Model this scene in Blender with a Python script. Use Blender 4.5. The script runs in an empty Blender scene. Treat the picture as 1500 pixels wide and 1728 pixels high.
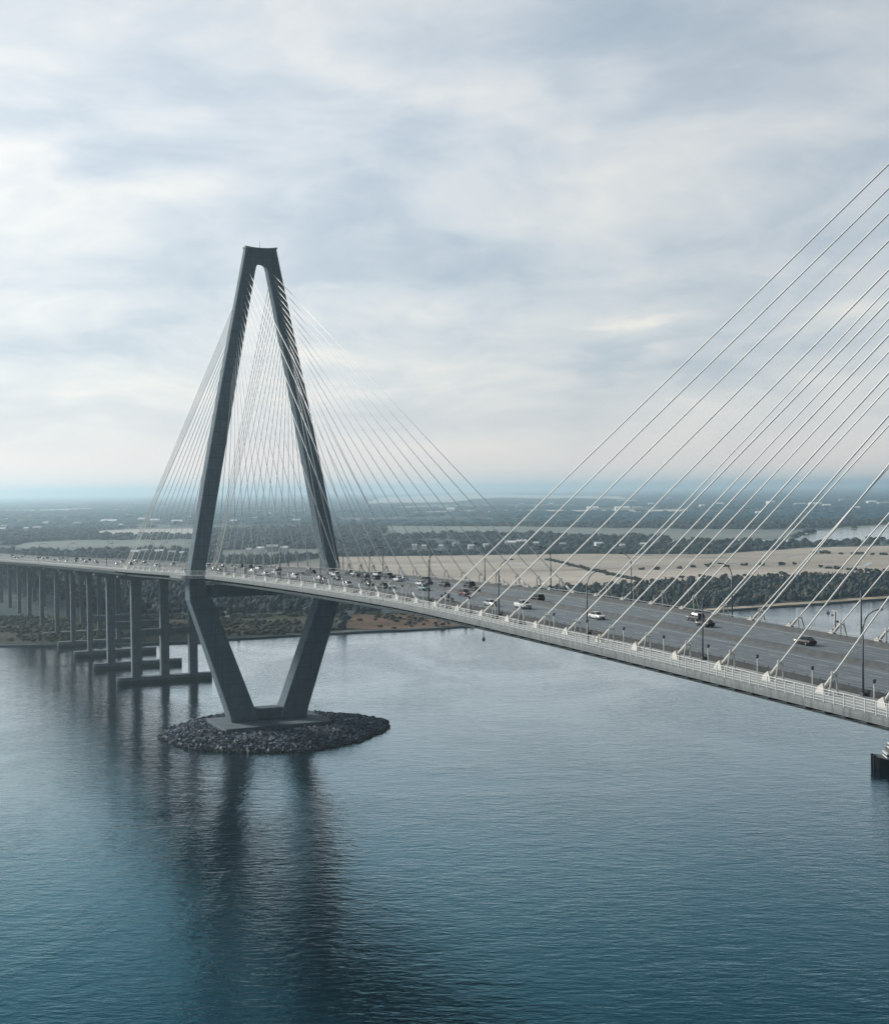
import bpy, bmesh, math, random
import numpy as np
from mathutils import Vector, Matrix

random.seed(7)
rng = np.random.default_rng(11)
scene = bpy.context.scene
COL = scene.collection

# ------------------------------------------------------------------ camera
CAMZ = 86.68
cam_data = bpy.data.cameras.new('camera')
cam = bpy.data.objects.new('camera', cam_data)
COL.objects.link(cam)
cam_data.sensor_fit = 'HORIZONTAL'
cam_data.sensor_width = 36.0
cam_data.lens = 2368.9 / 1500.0 * 36.0
cam_data.clip_start = 0.5
cam_data.clip_end = 250000.0
PITCH, ROLL = 0.01598, -0.01202
U0 = Vector((0, math.sin(PITCH), math.cos(PITCH)))
F0 = Vector((0, math.cos(PITCH), -math.sin(PITCH)))
R0 = Vector((1, 0, 0))
Rv = R0 * math.cos(ROLL) + U0 * math.sin(ROLL)
Uv = -R0 * math.sin(ROLL) + U0 * math.cos(ROLL)
cam.matrix_world = Matrix(((Rv.x, Uv.x, -F0.x, 0), (Rv.y, Uv.y, -F0.y, 0), (Rv.z, Uv.z, -F0.z, CAMZ), (0, 0, 0, 1)))
scene.camera = cam

# ------------------------------------------------------------------ view transform
scene.view_settings.view_transform = 'Standard'
scene.view_settings.look = 'None'
scene.view_settings.exposure = 0.6
scene.view_settings.gamma = 1.0
scene.view_settings.use_curve_mapping = False

# ------------------------------------------------------------------ sun (soft, low in the bright left part of the overcast)
SUN_AZ_VEC = Vector((-0.83, 0.56, 0)).normalized()
SUN_EL = math.radians(27)
sun_dir = SUN_AZ_VEC * math.cos(SUN_EL) + Vector((0, 0, math.sin(SUN_EL)))
sd = bpy.data.lights.new('sun', 'SUN')
sd.energy = 2.6
sd.angle = math.radians(14)
sd.color = (1.0, 0.93, 0.83)
sun = bpy.data.objects.new('sun', sd)
COL.objects.link(sun)
sun.rotation_euler = sun_dir.to_track_quat('Z', 'Y').to_euler()
sun.location = (-300, 300, 400)

# ------------------------------------------------------------------ node helper
class NG:
    def __init__(s, nt):
        s.nt = nt
    def n(s, kind, **kw):
        nd = s.nt.nodes.new(kind)
        ins = kw.pop('ins', {})
        for k, v in kw.items():
            setattr(nd, k, v)
        for k, v in ins.items():
            s.put(nd.inputs[k], v)
        return nd
    def put(s, sock, v):
        if isinstance(v, bpy.types.NodeSocket):
            s.nt.links.new(v, sock)
        elif isinstance(v, tuple) and len(v) == 3 and sock.type == 'RGBA':
            sock.default_value = (*v, 1)
        else:
            sock.default_value = v
    def math(s, op, a, b=0.0, c=0.0, clamp=False):
        nd = s.n('ShaderNodeMath', operation=op, use_clamp=clamp)
        s.put(nd.inputs[0], a); s.put(nd.inputs[1], b)
        if op in ('MULTIPLY_ADD',):
            s.put(nd.inputs[2], c)
        return nd.outputs[0]
    def vmath(s, op, a, b=(0, 0, 0), out=0):
        nd = s.n('ShaderNodeVectorMath', operation=op)
        s.put(nd.inputs[0], a)
        if op == 'SCALE':
            s.put(nd.inputs[3], b)
        else:
            s.put(nd.inputs[1], b)
        return nd.outputs[out]
    def mix(s, f, a, b, blend='MIX'):
        nd = s.n('ShaderNodeMix', data_type='RGBA', blend_type=blend)
        s.put(nd.inputs[0], f); s.put(nd.inputs[6], a); s.put(nd.inputs[7], b)
        return nd.outputs[2]
    def ramp(s, f, stops):
        nd = s.n('ShaderNodeValToRGB')
        cr = nd.color_ramp
        cr.elements[0].position, cr.elements[0].color = stops[0][0], (*stops[0][1], 1)
        cr.elements[1].position, cr.elements[1].color = stops[-1][0], (*stops[-1][1], 1)
        for p, c in stops[1:-1]:
            e = cr.elements.new(p); e.color = (*c, 1)
        s.put(nd.inputs[0], f)
        return nd.outputs[0]
    def maprange(s, v, a, b, c, d, smooth=True):
        nd = s.n('ShaderNodeMapRange', interpolation_type='SMOOTHSTEP' if smooth else 'LINEAR')
        for i, x in enumerate((v, a, b, c, d)):
            s.put(nd.inputs[i], x)
        return nd.outputs[0]
    def noise(s, vec, scale, detail=4.0, rough=0.5, dist=0.0):
        nd = s.n('ShaderNodeTexNoise', ins={'Vector': vec, 'Scale': scale, 'Detail': detail, 'Roughness': rough, 'Distortion': dist})
        return nd.outputs[0]

# ------------------------------------------------------------------ world: overcast sky with cloud texture over a Nishita sky
world = bpy.data.worlds.new('World')
scene.world = world
world.use_nodes = True
wt = world.node_tree
wt.nodes.clear()
g = NG(wt)
tc = g.n('ShaderNodeTexCoord').outputs['Generated']
sky = g.n('ShaderNodeTexSky', sky_type='NISHITA', sun_disc=False, sun_elevation=SUN_EL,
          sun_rotation=math.atan2(SUN_AZ_VEC.x, SUN_AZ_VEC.y), altitude=50.0, air_density=1.2, dust_density=1.0, ozone_density=2.0)
nish = g.vmath('SCALE', sky.outputs[0], 0.075)
sep = g.n('ShaderNodeSeparateXYZ', ins={0: tc})
zpos = g.math('MAXIMUM', sep.outputs[2], 0.0)
den = g.math('ADD', zpos, 0.24)
px = g.math('DIVIDE', sep.outputs[0], den)
py = g.math('DIVIDE', sep.outputs[1], den)
pv = g.n('ShaderNodeCombineXYZ', ins={0: px, 1: py, 2: 0.0}).outputs[0]
wn = g.n('ShaderNodeTexNoise', ins={'Vector': pv, 'Scale': 1.4, 'Detail': 4.0, 'Roughness': 0.5})
warp = g.vmath('SCALE', g.vmath('SUBTRACT', wn.outputs['Color'], (0.5, 0.5, 0.5)), 0.7)
pw = g.vmath('ADD', pv, warp)
n1 = g.noise(pw, 1.25, 9.0, 0.52)
n2 = g.noise(g.vmath('MULTIPLY', pw, (1.0, 1.0, 1.0)), 4.2, 7.0, 0.58)
cl = g.math('ADD', g.math('MULTIPLY', n1, 0.62), g.math('MULTIPLY', n2, 0.38))
# cloud masses of this particular sky: direction (x, z) on the y = 1 plane, half widths, lift
W_MASS = [(120, 80, 260, 70, .10), (610, 140, 110, 38, .07), (20, 330, 170, 120, .05), (20, 450, 140, 60, .03),
          (1090, 543, 95, 12, .10), (930, 622, 80, 14, .06), (1134, 603, 34, 10, .07), (1380, 45, 100, 26, .06),
          (1400, 540, 90, 25, .05), (545, 487, 70, 12, .06), (250, 660, 110, 12, .05), (590, 680, 90, 16, .05),
          (300, 330, 110, 34, .05), (1080, 155, 60, 30, .05), (700, 540, 90, 10, .05),
          (180, 272, 100, 34, -.12), (770, 455, 260, 46, -.15), (1070, 55, 190, 62, -.13), (1390, 290, 110, 34, -.07),
          (450, 372, 200, 40, -.07), (360, 235, 170, 28, -.05), (600, 290, 140, 34, -.07), (80, 205, 110, 26, -.05),
          (60, 590, 260, 36, -.05), (880, 270, 200, 50, -.03), (1150, 420, 200, 40, -.05)]
dwarp = g.vmath('MULTIPLY', g.vmath('SUBTRACT', g.n('ShaderNodeTexNoise', ins={'Vector': g.vmath('MULTIPLY', tc, (1, 1, 3)), 'Scale': 9.0, 'Detail': 6.0, 'Roughness': 0.6}).outputs['Color'], (0.5, 0.5, 0.5)), (0.13, 0.0, 0.055))
ynorm = g.math('MAXIMUM', sep.outputs[1], 0.05)
gx = g.math('DIVIDE', sep.outputs[0], ynorm)
gz = g.math('DIVIDE', sep.outputs[2], ynorm)
gv = g.vmath('ADD', g.n('ShaderNodeCombineXYZ', ins={0: gx, 1: 0.0, 2: gz}).outputs[0], dwarp)
acc = cl
for (u, v, rx, rz, amt) in W_MASS:
    cx_, cz_ = (u - 750) / 2369.0, (832 - v) / 2369.0
    sx, sz = 2369.0 / (rx * 1.7), 2369.0 / (rz * 1.7)
    dl = g.vmath('MULTIPLY', g.vmath('SUBTRACT', gv, (cx_, 0, cz_)), (sx, 1.0, sz))
    ln = g.vmath('LENGTH', dl, out=1)
    acc = g.math('ADD', acc, g.maprange(ln, 0.0, 1.0, amt, 0.0))
cloud_col = g.ramp(acc, [(0.28, (0.30, 0.370, 0.435)), (0.40, (0.395, 0.450, 0.505)), (0.50, (0.505, 0.538, 0.565)), (0.60, (0.625, 0.625, 0.605)), (0.71, (0.79, 0.76, 0.67))])
# low haze band of sky near the horizon
hz = g.maprange(sep.outputs[2], 0.0, 0.10, 0.75, 0.0)
cloud_col = g.mix(hz, cloud_col, (0.64, 0.615, 0.605))
cloud_col = g.mix(g.maprange(sep.outputs[2], 0.0, 0.045, 0.9, 0.0), cloud_col, (0.72, 0.64, 0.605))
# the overcast is thin and bright towards the sun, thick and dark away from it and overhead
dsun = g.vmath('DOT_PRODUCT', tc, tuple(sun_dir), out=1)
bri = g.maprange(dsun, -0.22, 0.30, 0.02, 1.0)
ovh = g.maprange(sep.outputs[2], 0.22, 0.62, 1.0, 0.55)
glow = g.maprange(dsun, 0.34, 0.92, 0.82, 1.10)
k0 = g.math('MULTIPLY', bri, ovh)
k = g.math('MULTIPLY', k0, glow)
cloud_lit = g.vmath('SCALE', cloud_col, k)
cloud_lit = g.mix(g.maprange(k0, 0.3, 1.0, 0.55, 0.0), cloud_lit, g.mix(1.0, cloud_lit, (0.60, 0.92, 1.15), 'MULTIPLY'))
skycol = g.mix(0.90, nish, cloud_lit)
bg = g.n('ShaderNodeBackground', ins={0: skycol, 1: 1.0})
wo = g.n('ShaderNodeOutputWorld')
wt.links.new(bg.outputs[0], wo.inputs[0])

# ------------------------------------------------------------------ materials
MATS = {}
def mat(name, build):
    m = bpy.data.materials.new(name); m.use_nodes = True
    nt = m.node_tree; nt.nodes.clear()
    q = NG(nt)
    out = q.n('ShaderNodeOutputMaterial')
    bs = q.n('ShaderNodeBsdfPrincipled')
    nt.links.new(bs.outputs[0], out.inputs[0])
    build(q, bs)
    MATS[name] = m
    return m
def simple(name, col, rough=0.6, metal=0.0, var=0.12, scale=3.0, spec=0.4, bump=0.0, coords='Object'):
    def b(q, bs):
        t = q.n('ShaderNodeTexCoord').outputs[coords]
        n = q.noise(t, scale, 5.0, 0.6)
        lo = tuple(c * (1 - var) for c in col); hi = tuple(min(1, c * (1 + var)) for c in col)
        q.put(bs.inputs['Base Color'], q.ramp(n, [(0.3, lo), (0.7, hi)]))
        bs.inputs['Roughness'].default_value = rough
        bs.inputs['Metallic'].default_value = metal
        bs.inputs['Specular IOR Level'].default_value = spec
        if bump:
            bn = q.n('ShaderNodeBump', ins={'Strength': 0.6, 'Distance': bump, 'Height': n})
            q.nt.links.new(bn.outputs[0], bs.inputs['Normal'])
    return mat(name, b)

def concrete(name, col, lift=4.5, streak=0.25):
    def b(q, bs):
        t = q.n('ShaderNodeTexCoord').outputs['Object']
        n = q.noise(t, 0.35, 7.0, 0.65)
        st = q.noise(q.vmath('MULTIPLY', t, (1.0, 1.0, 0.06)), 1.1, 5.0, 0.6)
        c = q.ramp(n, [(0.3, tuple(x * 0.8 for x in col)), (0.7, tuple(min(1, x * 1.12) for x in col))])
        c = q.mix(q.maprange(st, 0.46, 0.68, 0.0, streak * 1.5), c, tuple(x * 0.45 for x in col))
        z = q.n('ShaderNodeSeparateXYZ', ins={0: t}).outputs[2]
        fr = q.math('FRACT', q.math('DIVIDE', z, lift))
        jt = q.math('LESS_THAN', fr, 0.045)
        c = q.mix(q.math('MULTIPLY', jt, 0.6), c, tuple(x * 0.5 for x in col))
        tide = q.math('ADD', z, q.math('MULTIPLY', q.noise(t, 0.8, 4.0, 0.6), -1.2))
        if lift < 40:
            c = q.mix(q.maprange(tide, 0.6, 1.3, 0.8, 0.0), c, (0.02, 0.028, 0.022))
        q.put(bs.inputs['Base Color'], c)
        bs.inputs['Roughness'].default_value = 0.85
        bs.inputs['Specular IOR Level'].default_value = 0.25
        bn = q.n('ShaderNodeBump', ins={'Strength': 0.4, 'Distance': 0.05, 'Height': q.noise(t, 4.0, 5.0, 0.6)})
        q.nt.links.new(bn.outputs[0], bs.inputs['Normal'])
    return mat(name, b)

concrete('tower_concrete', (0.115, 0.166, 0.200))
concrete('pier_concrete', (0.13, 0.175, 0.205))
concrete('fascia_concrete', (0.27, 0.295, 0.30), lift=50.0, streak=0.45)
simple('walk_concrete', (0.34, 0.365, 0.36), 0.85, var=0.1, scale=0.8)
simple('girder_steel', (0.38, 0.41, 0.41), 0.6, var=0.15, scale=0.4)
simple('dark_steel', (0.03, 0.035, 0.04), 0.5)
simple('rail_paint', (0.70, 0.73, 0.72), 0.5, var=0.06)
simple('cable_white', (0.90, 0.90, 0.88), 0.45, var=0.05, scale=0.5)
simple('anchor_paint', (0.66, 0.64, 0.60), 0.5, var=0.1, scale=2.0)
simple('lamp_dark', (0.10, 0.12, 0.14), 0.5)
simple('lamp_pale', (0.55, 0.56, 0.52), 0.5)
simple('barrier', (0.105, 0.115, 0.12), 0.85, var=0.25, scale=0.6)
simple('barrier_dark', (0.06, 0.065, 0.07), 0.85, var=0.3, scale=0.6)
simple('tyre', (0.02, 0.02, 0.02), 0.8)
simple('rim', (0.35, 0.36, 0.38), 0.4, metal=0.7)
simple('car_glass', (0.015, 0.02, 0.025), 0.08, spec=0.6)
simple('headlight', (0.8, 0.8, 0.78), 0.15)
simple('taillight', (0.35, 0.02, 0.02), 0.2)
simple('hull_black', (0.008, 0.010, 0.013), 0.6, spec=0.15)
simple('boat_white', (0.6, 0.62, 0.62), 0.5)
simple('boat_deck', (0.10, 0.11, 0.10), 0.7)
simple('skin', (0.35, 0.22, 0.16), 0.6)
simple('cloth_dark', (0.03, 0.035, 0.045), 0.9)
simple('trunk', (0.10, 0.08, 0.06), 0.9)
simple('shed_wall', (0.8, 0.8, 0.77), 0.8, var=0.1, scale=0.02)
simple('shed_wall_grey', (0.34, 0.37, 0.39), 0.8, var=0.1, scale=0.02)
simple('shed_roof', (0.85, 0.86, 0.86), 0.7, var=0.1, scale=0.02)
simple('shed_roof_grey', (0.40, 0.43, 0.45), 0.7, var=0.1, scale=0.02)
CARCOL = dict(white=(0.75, 0.76, 0.76), black=(0.012, 0.013, 0.016), darkgrey=(0.05, 0.055, 0.06), silver=(0.42, 0.45, 0.47),
              teal=(0.22, 0.36, 0.38), navy=(0.02, 0.045, 0.09), maroon=(0.09, 0.012, 0.018))
for kk, vv in CARCOL.items():
    simple('car_' + kk, vv, 0.22, var=0.03, spec=0.6)

def b_rock(q, bs):
    t = q.n('ShaderNodeTexCoord').outputs['Object']
    v = q.n('ShaderNodeTexVoronoi', ins={'Vector': t, 'Scale': 0.9})
    vs = q.n('ShaderNodeSeparateXYZ', ins={0: v.outputs['Color']}).outputs[0]
    c = q.ramp(q.math('ADD', q.math('MULTIPLY', q.noise(t, 0.9, 3.0, 0.6), 0.4), q.math('MULTIPLY', vs, 0.6)), [(0.2, (0.008, 0.016, 0.027)), (0.62, (0.038, 0.064, 0.092)), (0.85, (0.20, 0.27, 0.34))])
    z = q.n('ShaderNodeSeparateXYZ', ins={0: t}).outputs[2]
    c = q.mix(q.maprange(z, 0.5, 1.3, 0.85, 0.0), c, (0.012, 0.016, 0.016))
    q.put(bs.inputs['Base Color'], c)
    bs.inputs['Roughness'].default_value = 0.8
mat('rock', b_rock)

def b_water(q, bs):
    t = q.n('ShaderNodeTexCoord').outputs['Object']
    rot = q.n('ShaderNodeMapping', ins={'Vector': t, 'Rotation': (0, 0, math.radians(24)), 'Scale': (0.42, 1.0, 1.0)}).outputs[0]
    rot2 = q.n('ShaderNodeMapping', ins={'Vector': t, 'Rotation': (0, 0, math.radians(-12)), 'Scale': (0.6, 1.0, 1.0)}).outputs[0]
    a = q.noise(rot, 0.62, 4.0, 0.58, 0.35)
    b = q.noise(rot2, 0.17, 3.0, 0.5, 0.2)
    c = q.noise(rot, 1.9, 2.0, 0.5)
    patch = q.maprange(q.noise(q.vmath('MULTIPLY', t, (1.0, 0.5, 1.0)), 0.012, 5.0, 0.6, 1.2), 0.38, 0.62, 0.60, 1.12)
    h = q.math('ADD', q.math('MULTIPLY', a, 1.0), q.math('ADD', q.math('MULTIPLY', b, 1.1), q.math('MULTIPLY', c, 0.22)))
    h = q.math('MULTIPLY', h, patch)
    bn = q.n('ShaderNodeBump', ins={'Strength': 1.0, 'Distance': WAVE, 'Height': h})
    q.nt.links.new(bn.outputs[0], bs.inputs['Normal'])
    nt = q.nt
    fr = q.n('ShaderNodeFresnel', ins={'IOR': 1.34, 'Normal': bn.outputs[0]}).outputs[0]
    tint = q.ramp(fr, [(0.03, (0.035, 0.25, 0.37)), (0.12, (0.10, 0.42, 0.56)), (0.21, (0.40, 0.74, 0.86)), (0.34, (0.88, 0.97, 1.0)), (0.55, (1.0, 1.0, 1.0))])
    gl = q.n('ShaderNodeBsdfGlossy', ins={'Color': tint, 'Roughness': 0.055, 'Normal': bn.outputs[0]})
    df = q.n('ShaderNodeBsdfDiffuse', ins={'Color': (0.0015, 0.011, 0.018)})
    mx = q.n('ShaderNodeMixShader', ins={0: q.math('MULTIPLY', fr, 1.62, clamp=True)})
    nt.links.new(df.outputs[0], mx.inputs[1]); nt.links.new(gl.outputs[0], mx.inputs[2])
    out = [n for n in nt.nodes if n.type == 'OUTPUT_MATERIAL'][0]
    nt.nodes.remove(bs)
    nt.links.new(mx.outputs[0], out.inputs[0])
WAVE = 0.17
mat('water', b_water)

def ground_mat(name, stops, s1=0.01, s2=0.15, stretch=(1, 1, 1)):
    def b(q, bs):
        t = q.vmath('MULTIPLY', q.n('ShaderNodeTexCoord').outputs['Object'], stretch)
        n = q.math('ADD', q.math('MULTIPLY', q.noise(t, s1, 8.0, 0.6, 0.5), 0.7), q.math('MULTIPLY', q.noise(t, s2, 4.0, 0.6), 0.3))
        q.put(bs.inputs['Base Color'], q.ramp(n, stops))
        bs.inputs['Roughness'].default_value = 0.95
        bs.inputs['Specular IOR Level'].default_value = 0.1
    return mat(name, b)
ground_mat('forest_floor', [(0.35, (0.018, 0.050, 0.066)), (0.5, (0.06, 0.095, 0.108)), (0.64, (0.26, 0.27, 0.255))], 0.0016, 0.02)  # bluish tones carry some distance haze, painted into the ground colour
ground_mat('dry_field', [(0.36, (0.20, 0.18, 0.155)), (0.46, (0.38, 0.335, 0.28)), (0.54, (0.45, 0.40, 0.335)), (0.64, (0.56, 0.51, 0.44))], 0.006, 0.05, (0.35, 1.0, 1.0))
ground_mat('grey_field', [(0.34, (0.14, 0.14, 0.125)), (0.5, (0.22, 0.21, 0.18)), (0.66, (0.31, 0.29, 0.24))], 0.01, 0.08, (0.4, 1, 1))
ground_mat('brown_mud', [(0.35, (0.075, 0.050, 0.034)), (0.5, (0.14, 0.092, 0.06)), (0.65, (0.22, 0.16, 0.115))], 0.02, 0.2, (0.4, 1, 1))
ground_mat('dark_grass', [(0.35, (0.020, 0.026, 0.020)), (0.5, (0.045, 0.050, 0.036)), (0.68, (0.11, 0.10, 0.07))], 0.02, 0.15, (0.4, 1, 1))
ground_mat('marsh_grey', [(0.35, (0.13, 0.16, 0.16)), (0.5, (0.21, 0.235, 0.22)), (0.66, (0.30, 0.31, 0.28))], 0.004, 0.03, (0.25, 1, 1))
ground_mat('pale_flat', [(0.35, (0.34, 0.34, 0.33)), (0.5, (0.48, 0.46, 0.43)), (0.66, (0.6, 0.57, 0.52))], 0.0015, 0.02, (0.3, 1, 1))
ground_mat('sand', [(0.35, (0.32, 0.26, 0.19)), (0.5, (0.45, 0.38, 0.29)), (0.66, (0.55, 0.5, 0.4))], 0.05, 0.3)
ground_mat('canopy', [(0.36, (0.008, 0.026, 0.036)), (0.5, (0.024, 0.048, 0.058)), (0.62, (0.11, 0.12, 0.11))], 0.05, 0.6)
ground_mat('canopy_brown', [(0.35, (0.045, 0.043, 0.035)), (0.5, (0.085, 0.078, 0.06)), (0.66, (0.16, 0.145, 0.11))], 0.1, 0.6)
ground_mat('shrub_dark', [(0.35, (0.02, 0.028, 0.022)), (0.5, (0.045, 0.05, 0.035)), (0.66, (0.09, 0.085, 0.06))], 0.3, 1.5)
ground_mat('canopy_far', [(0.35, (0.008, 0.044, 0.070)), (0.5, (0.020, 0.078, 0.115)), (0.66, (0.070, 0.125, 0.155))], 0.003, 0.03)  # blue of the distance haze painted into the far foliage colour
def b_road(q, bs):
    t = q.n('ShaderNodeTexCoord').outputs['Object']   # x along the bridge, y across
    n = q.noise(q.vmath('MULTIPLY', t, (0.03, 1.3, 1.0)), 1.0, 4.0, 0.6)
    m = q.noise(t, 0.5, 6.0, 0.65)
    c = q.ramp(q.math('ADD', q.math('MULTIPLY', n, 0.6), q.math('MULTIPLY', m, 0.4)), [(0.34, (0.12, 0.148, 0.165)), (0.5, (0.18, 0.212, 0.232)), (0.66, (0.25, 0.28, 0.30))])
    xs = q.n('ShaderNodeSeparateXYZ', ins={0: t}).outputs
    jn = q.math('LESS_THAN', q.math('FRACT', q.math('DIVIDE', xs[0], 12.06)), 0.014)
    c = q.mix(q.math('MULTIPLY', jn, 0.6), c, (0.04, 0.045, 0.05))
    tw = q.math('FRACT', q.math('DIVIDE', q.math('SUBTRACT', xs[1], 0.15), 1.8))
    c = q.mix(q.math('MULTIPLY', q.maprange(q.math('ABSOLUTE', q.math('SUBTRACT', tw, 0.5)), 0.1, 0.32, 0.32, 0.0), 1.0), c, (0.09, 0.10, 0.11))
    q.put(bs.inputs['Base Color'], c)
    bs.inputs['Roughness'].default_value = 0.8
    bs.inputs['Specular IOR Level'].default_value = 0.3
mat('road_concrete', b_road)
simple('road_paint', (0.55, 0.55, 0.52), 0.7, var=0.25, scale=2.0)

# ------------------------------------------------------------------ object helpers
def put(o, parent=None):
    COL.objects.link(o)
    if parent is not None:
        o.parent = parent
    return o
class MB:
    def __init__(s):
        s.v = []; s.f = []
    def add(s, vs, fs):
        b = len(s.v)
        s.v += [tuple(v) for v in vs]
        s.f += [tuple(i + b for i in f) for f in fs]
        return s
    def hexa(s, p):       # 8 points: bottom loop 0-3, top loop 4-7
        return s.add(p, [(0, 3, 2, 1), (4, 5, 6, 7), (0, 1, 5, 4), (1, 2, 6, 5), (2, 3, 7, 6), (3, 0, 4, 7)])
    def box(s, x0, x1, y0, y1, z0, z1):
        return s.hexa([(x0, y0, z0), (x1, y0, z0), (x1, y1, z0), (x0, y1, z0), (x0, y0, z1), (x1, y0, z1), (x1, y1, z1), (x0, y1, z1)])
    def loft(s, rings, cap=True):
        b = len(s.v); n = len(rings[0])
        for r in rings:
            s.v += [tuple(p) for p in r]
        for i in range(len(rings) - 1):
            for j in range(n):
                k = (j + 1) % n
                s.f.append((b + i * n + j, b + i * n + k, b + (i + 1) * n + k, b + (i + 1) * n + j))
        if cap:
            s.f.append(tuple(b + j for j in range(n))[::-1])
            s.f.append(tuple(b + (len(rings) - 1) * n + j for j in range(n)))
        return s
    def tube(s, pts, rads, n=8):
        pts = [Vector(p) for p in pts]
        if not isinstance(rads, (list, tuple)):
            rads = [rads] * len(pts)
        rings = []
        for i, p in enumerate(pts):
            a = pts[max(0, i - 1)]; b = pts[min(len(pts) - 1, i + 1)]
            t = (b - a).normalized()
            ref = Vector((0, 0, 1)) if abs(t.z) < 0.9 else Vector((1, 0, 0))
            x = t.cross(ref).normalized(); y = t.cross(x)
            rings.append([p + (x * math.cos(2 * math.pi * j / n) + y * math.sin(2 * math.pi * j / n)) * rads[i] for j in range(n)])
        return s.loft(rings)
    def mesh(s, name, m, smooth=False):
        me = bpy.data.meshes.new(name)
        me.from_pydata(s.v, [], s.f)
        me.materials.append(MATS[m])
        bm = bmesh.new(); bm.from_mesh(me)
        bmesh.ops.recalc_face_normals(bm, faces=bm.faces)
        bm.to_mesh(me); bm.free()
        if smooth:
            for p in me.polygons:
                p.use_smooth = True
        return me
    def build(s, name, m, parent=None, smooth=False):
        return put(bpy.data.objects.new(name, s.mesh(name, m, smooth)), parent)
def thing(name, label, cat, loc=(0, 0, 0), rz=0.0, group=None):
    o = bpy.data.objects.new(name, None)
    o.empty_display_size = 1.0
    o.location = loc; o.rotation_euler = (0, 0, rz)
    tag(o, label, cat, group)
    return put(o)
def tag(o, label, cat, group=None):
    o['label'] = label; o['category'] = cat
    if group:
        o['group'] = group
    return o
def kind(o, k, label=None):
    o['kind'] = k
    if label:
        o['label'] = label
    return o
def dup(root, loc, rz, label, group, mats=None, parent=None):
    r = root.copy(); COL.objects.link(r)
    r.location = loc; r.rotation_euler = (0, 0, rz)
    if label: r['label'] = label
    if group: r['group'] = group
    if parent is not None: r.parent = parent
    for ch in root.children:
        c = ch.copy(); COL.objects.link(c); c.parent = r
        if mats and ch.name.split('.')[0] in mats:
            c.material_slots[0].link = 'OBJECT'
            c.material_slots[0].material = MATS[mats[ch.name.split('.')[0]]]
        for gch in ch.children:
            d = gch.copy(); COL.objects.link(d); d.parent = c
    return r

# ------------------------------------------------------------------ bridge frame: local x = along (s), local y = towards the walkway side (w)
YAW = 0.41783
DV = Vector((math.sin(YAW), -math.cos(YAW), 0)); NV = Vector((-math.cos(YAW), -math.sin(YAW), 0))
MID = Vector((14.788, 327.42, 0))
LA, LB = 197.75, 205.0            # left / right tower distance from midspan
ABUT = -348.0
_S = np.arange(-1500, 320, 6.0)
_Z = np.where(_S > -198, 60.54 - 5e-5 * _S * _S - 0.00298 * _S - 0.00935 * (np.sqrt(_S * _S + 100) - 10),
              np.interp(_S, [-1500, -1300, -870, -600, -348, -198], [18.0, 23.0, 35.4, 44.5, 52.3, 57.4]))
_kern = np.ones(9) / 9.0
_Z = np.concatenate([_Z[:4], np.convolve(_Z, _kern, 'valid'), _Z[-4:]])
def zd(s):
    return float(np.interp(s, _S, _Z))
def W(s, w, z=0.0):
    p = MID + DV * s + NV * w
    return Vector((p.x, p.y, z))
BRZ = math.atan2(DV.y, DV.x)      # rotation of the bridge frame; its +y is NV rotated -90..: check sign
def BL(s, w, z):                  # bridge local coordinates (right-handed: y = -w)
    return (s, -w, z)
# ================================================================== GROUND, WATER, LAND
exec_polys = None
SHORE = [(-60000, 900), (-3000, 760), (-1000, 770), (-333, 786), (-254, 798), (-220, 800), (-170, 799), (-144, 806), (-122, 822), (-99, 832), (-55, 852), (-26, 859), (7, 877), (56, 898), (117, 928), (183, 964), (254, 1003), (332, 1051), (470, 1115), (747, 1220), (1500, 1400), (4000, 1700), (60000, 3000)]
def wiggle(poly, closed=True, amp=4.0, step=14.0, far=2600.0):
    out = []
    m = len(poly) if closed else len(poly) - 1
    for i in range(m):
        a, b = poly[i], poly[(i + 1) % len(poly)]
        d = math.hypot(b[0] - a[0], b[1] - a[1])
        st = step * max(1.0, a[1] / 900.0)
        n = max(1, min(40, int(d / st))) if max(abs(a[0]), abs(b[0])) < 9000 else 1
        for j in range(n):
            t = j / n
            x, y = a[0] + (b[0] - a[0]) * t, a[1] + (b[1] - a[1]) * t
            if n > 1 or j:
                sc = amp * max(1.0, y / 900.0)
                x += random.uniform(-1, 1) * sc; y += random.uniform(-1, 1) * sc
            out.append((x, y))
    if not closed:
        out.append(poly[-1])
    return out
def sheet(name, poly, z, m, skirt=0.0):
    bm = bmesh.new()
    vs = [bm.verts.new((x, y, z)) for x, y in poly]
    f = bm.faces.new(vs)
    if skirt:
        n = len(vs)
        lo = [bm.verts.new((x, y, z - skirt)) for x, y in poly]
        for i in range(n):
            j = (i + 1) % n
            bm.faces.new((vs[i], lo[i], lo[j], vs[j]))
    bmesh.ops.recalc_face_normals(bm, faces=bm.faces)
    f.normal_update()
    bmesh.ops.triangulate(bm, faces=[f])
    me = bpy.data.meshes.new(name); bm.to_mesh(me); bm.free()
    for p in me.polygons:
        if abs(p.normal.z) > 0.9 and p.normal.z < 0:
            p.flip()
    me.materials.append(MATS[m])
    o = bpy.data.objects.new(name, me)
    return kind(put(o), 'structure')
water = sheet('water', [(-60000, -3000), (60000, -3000), (60000, 3500), (-60000, 3500)], 0.0, 'water')
kind(water, 'structure', 'rippled blue river water with the dark reflection of the bridge')
shore = wiggle(SHORE, False, 1.6, 9.0)
land = sheet('ground', shore + [(60000, 62000), (-60000, 62000)], 1.0, 'forest_floor', 2.0)
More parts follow.
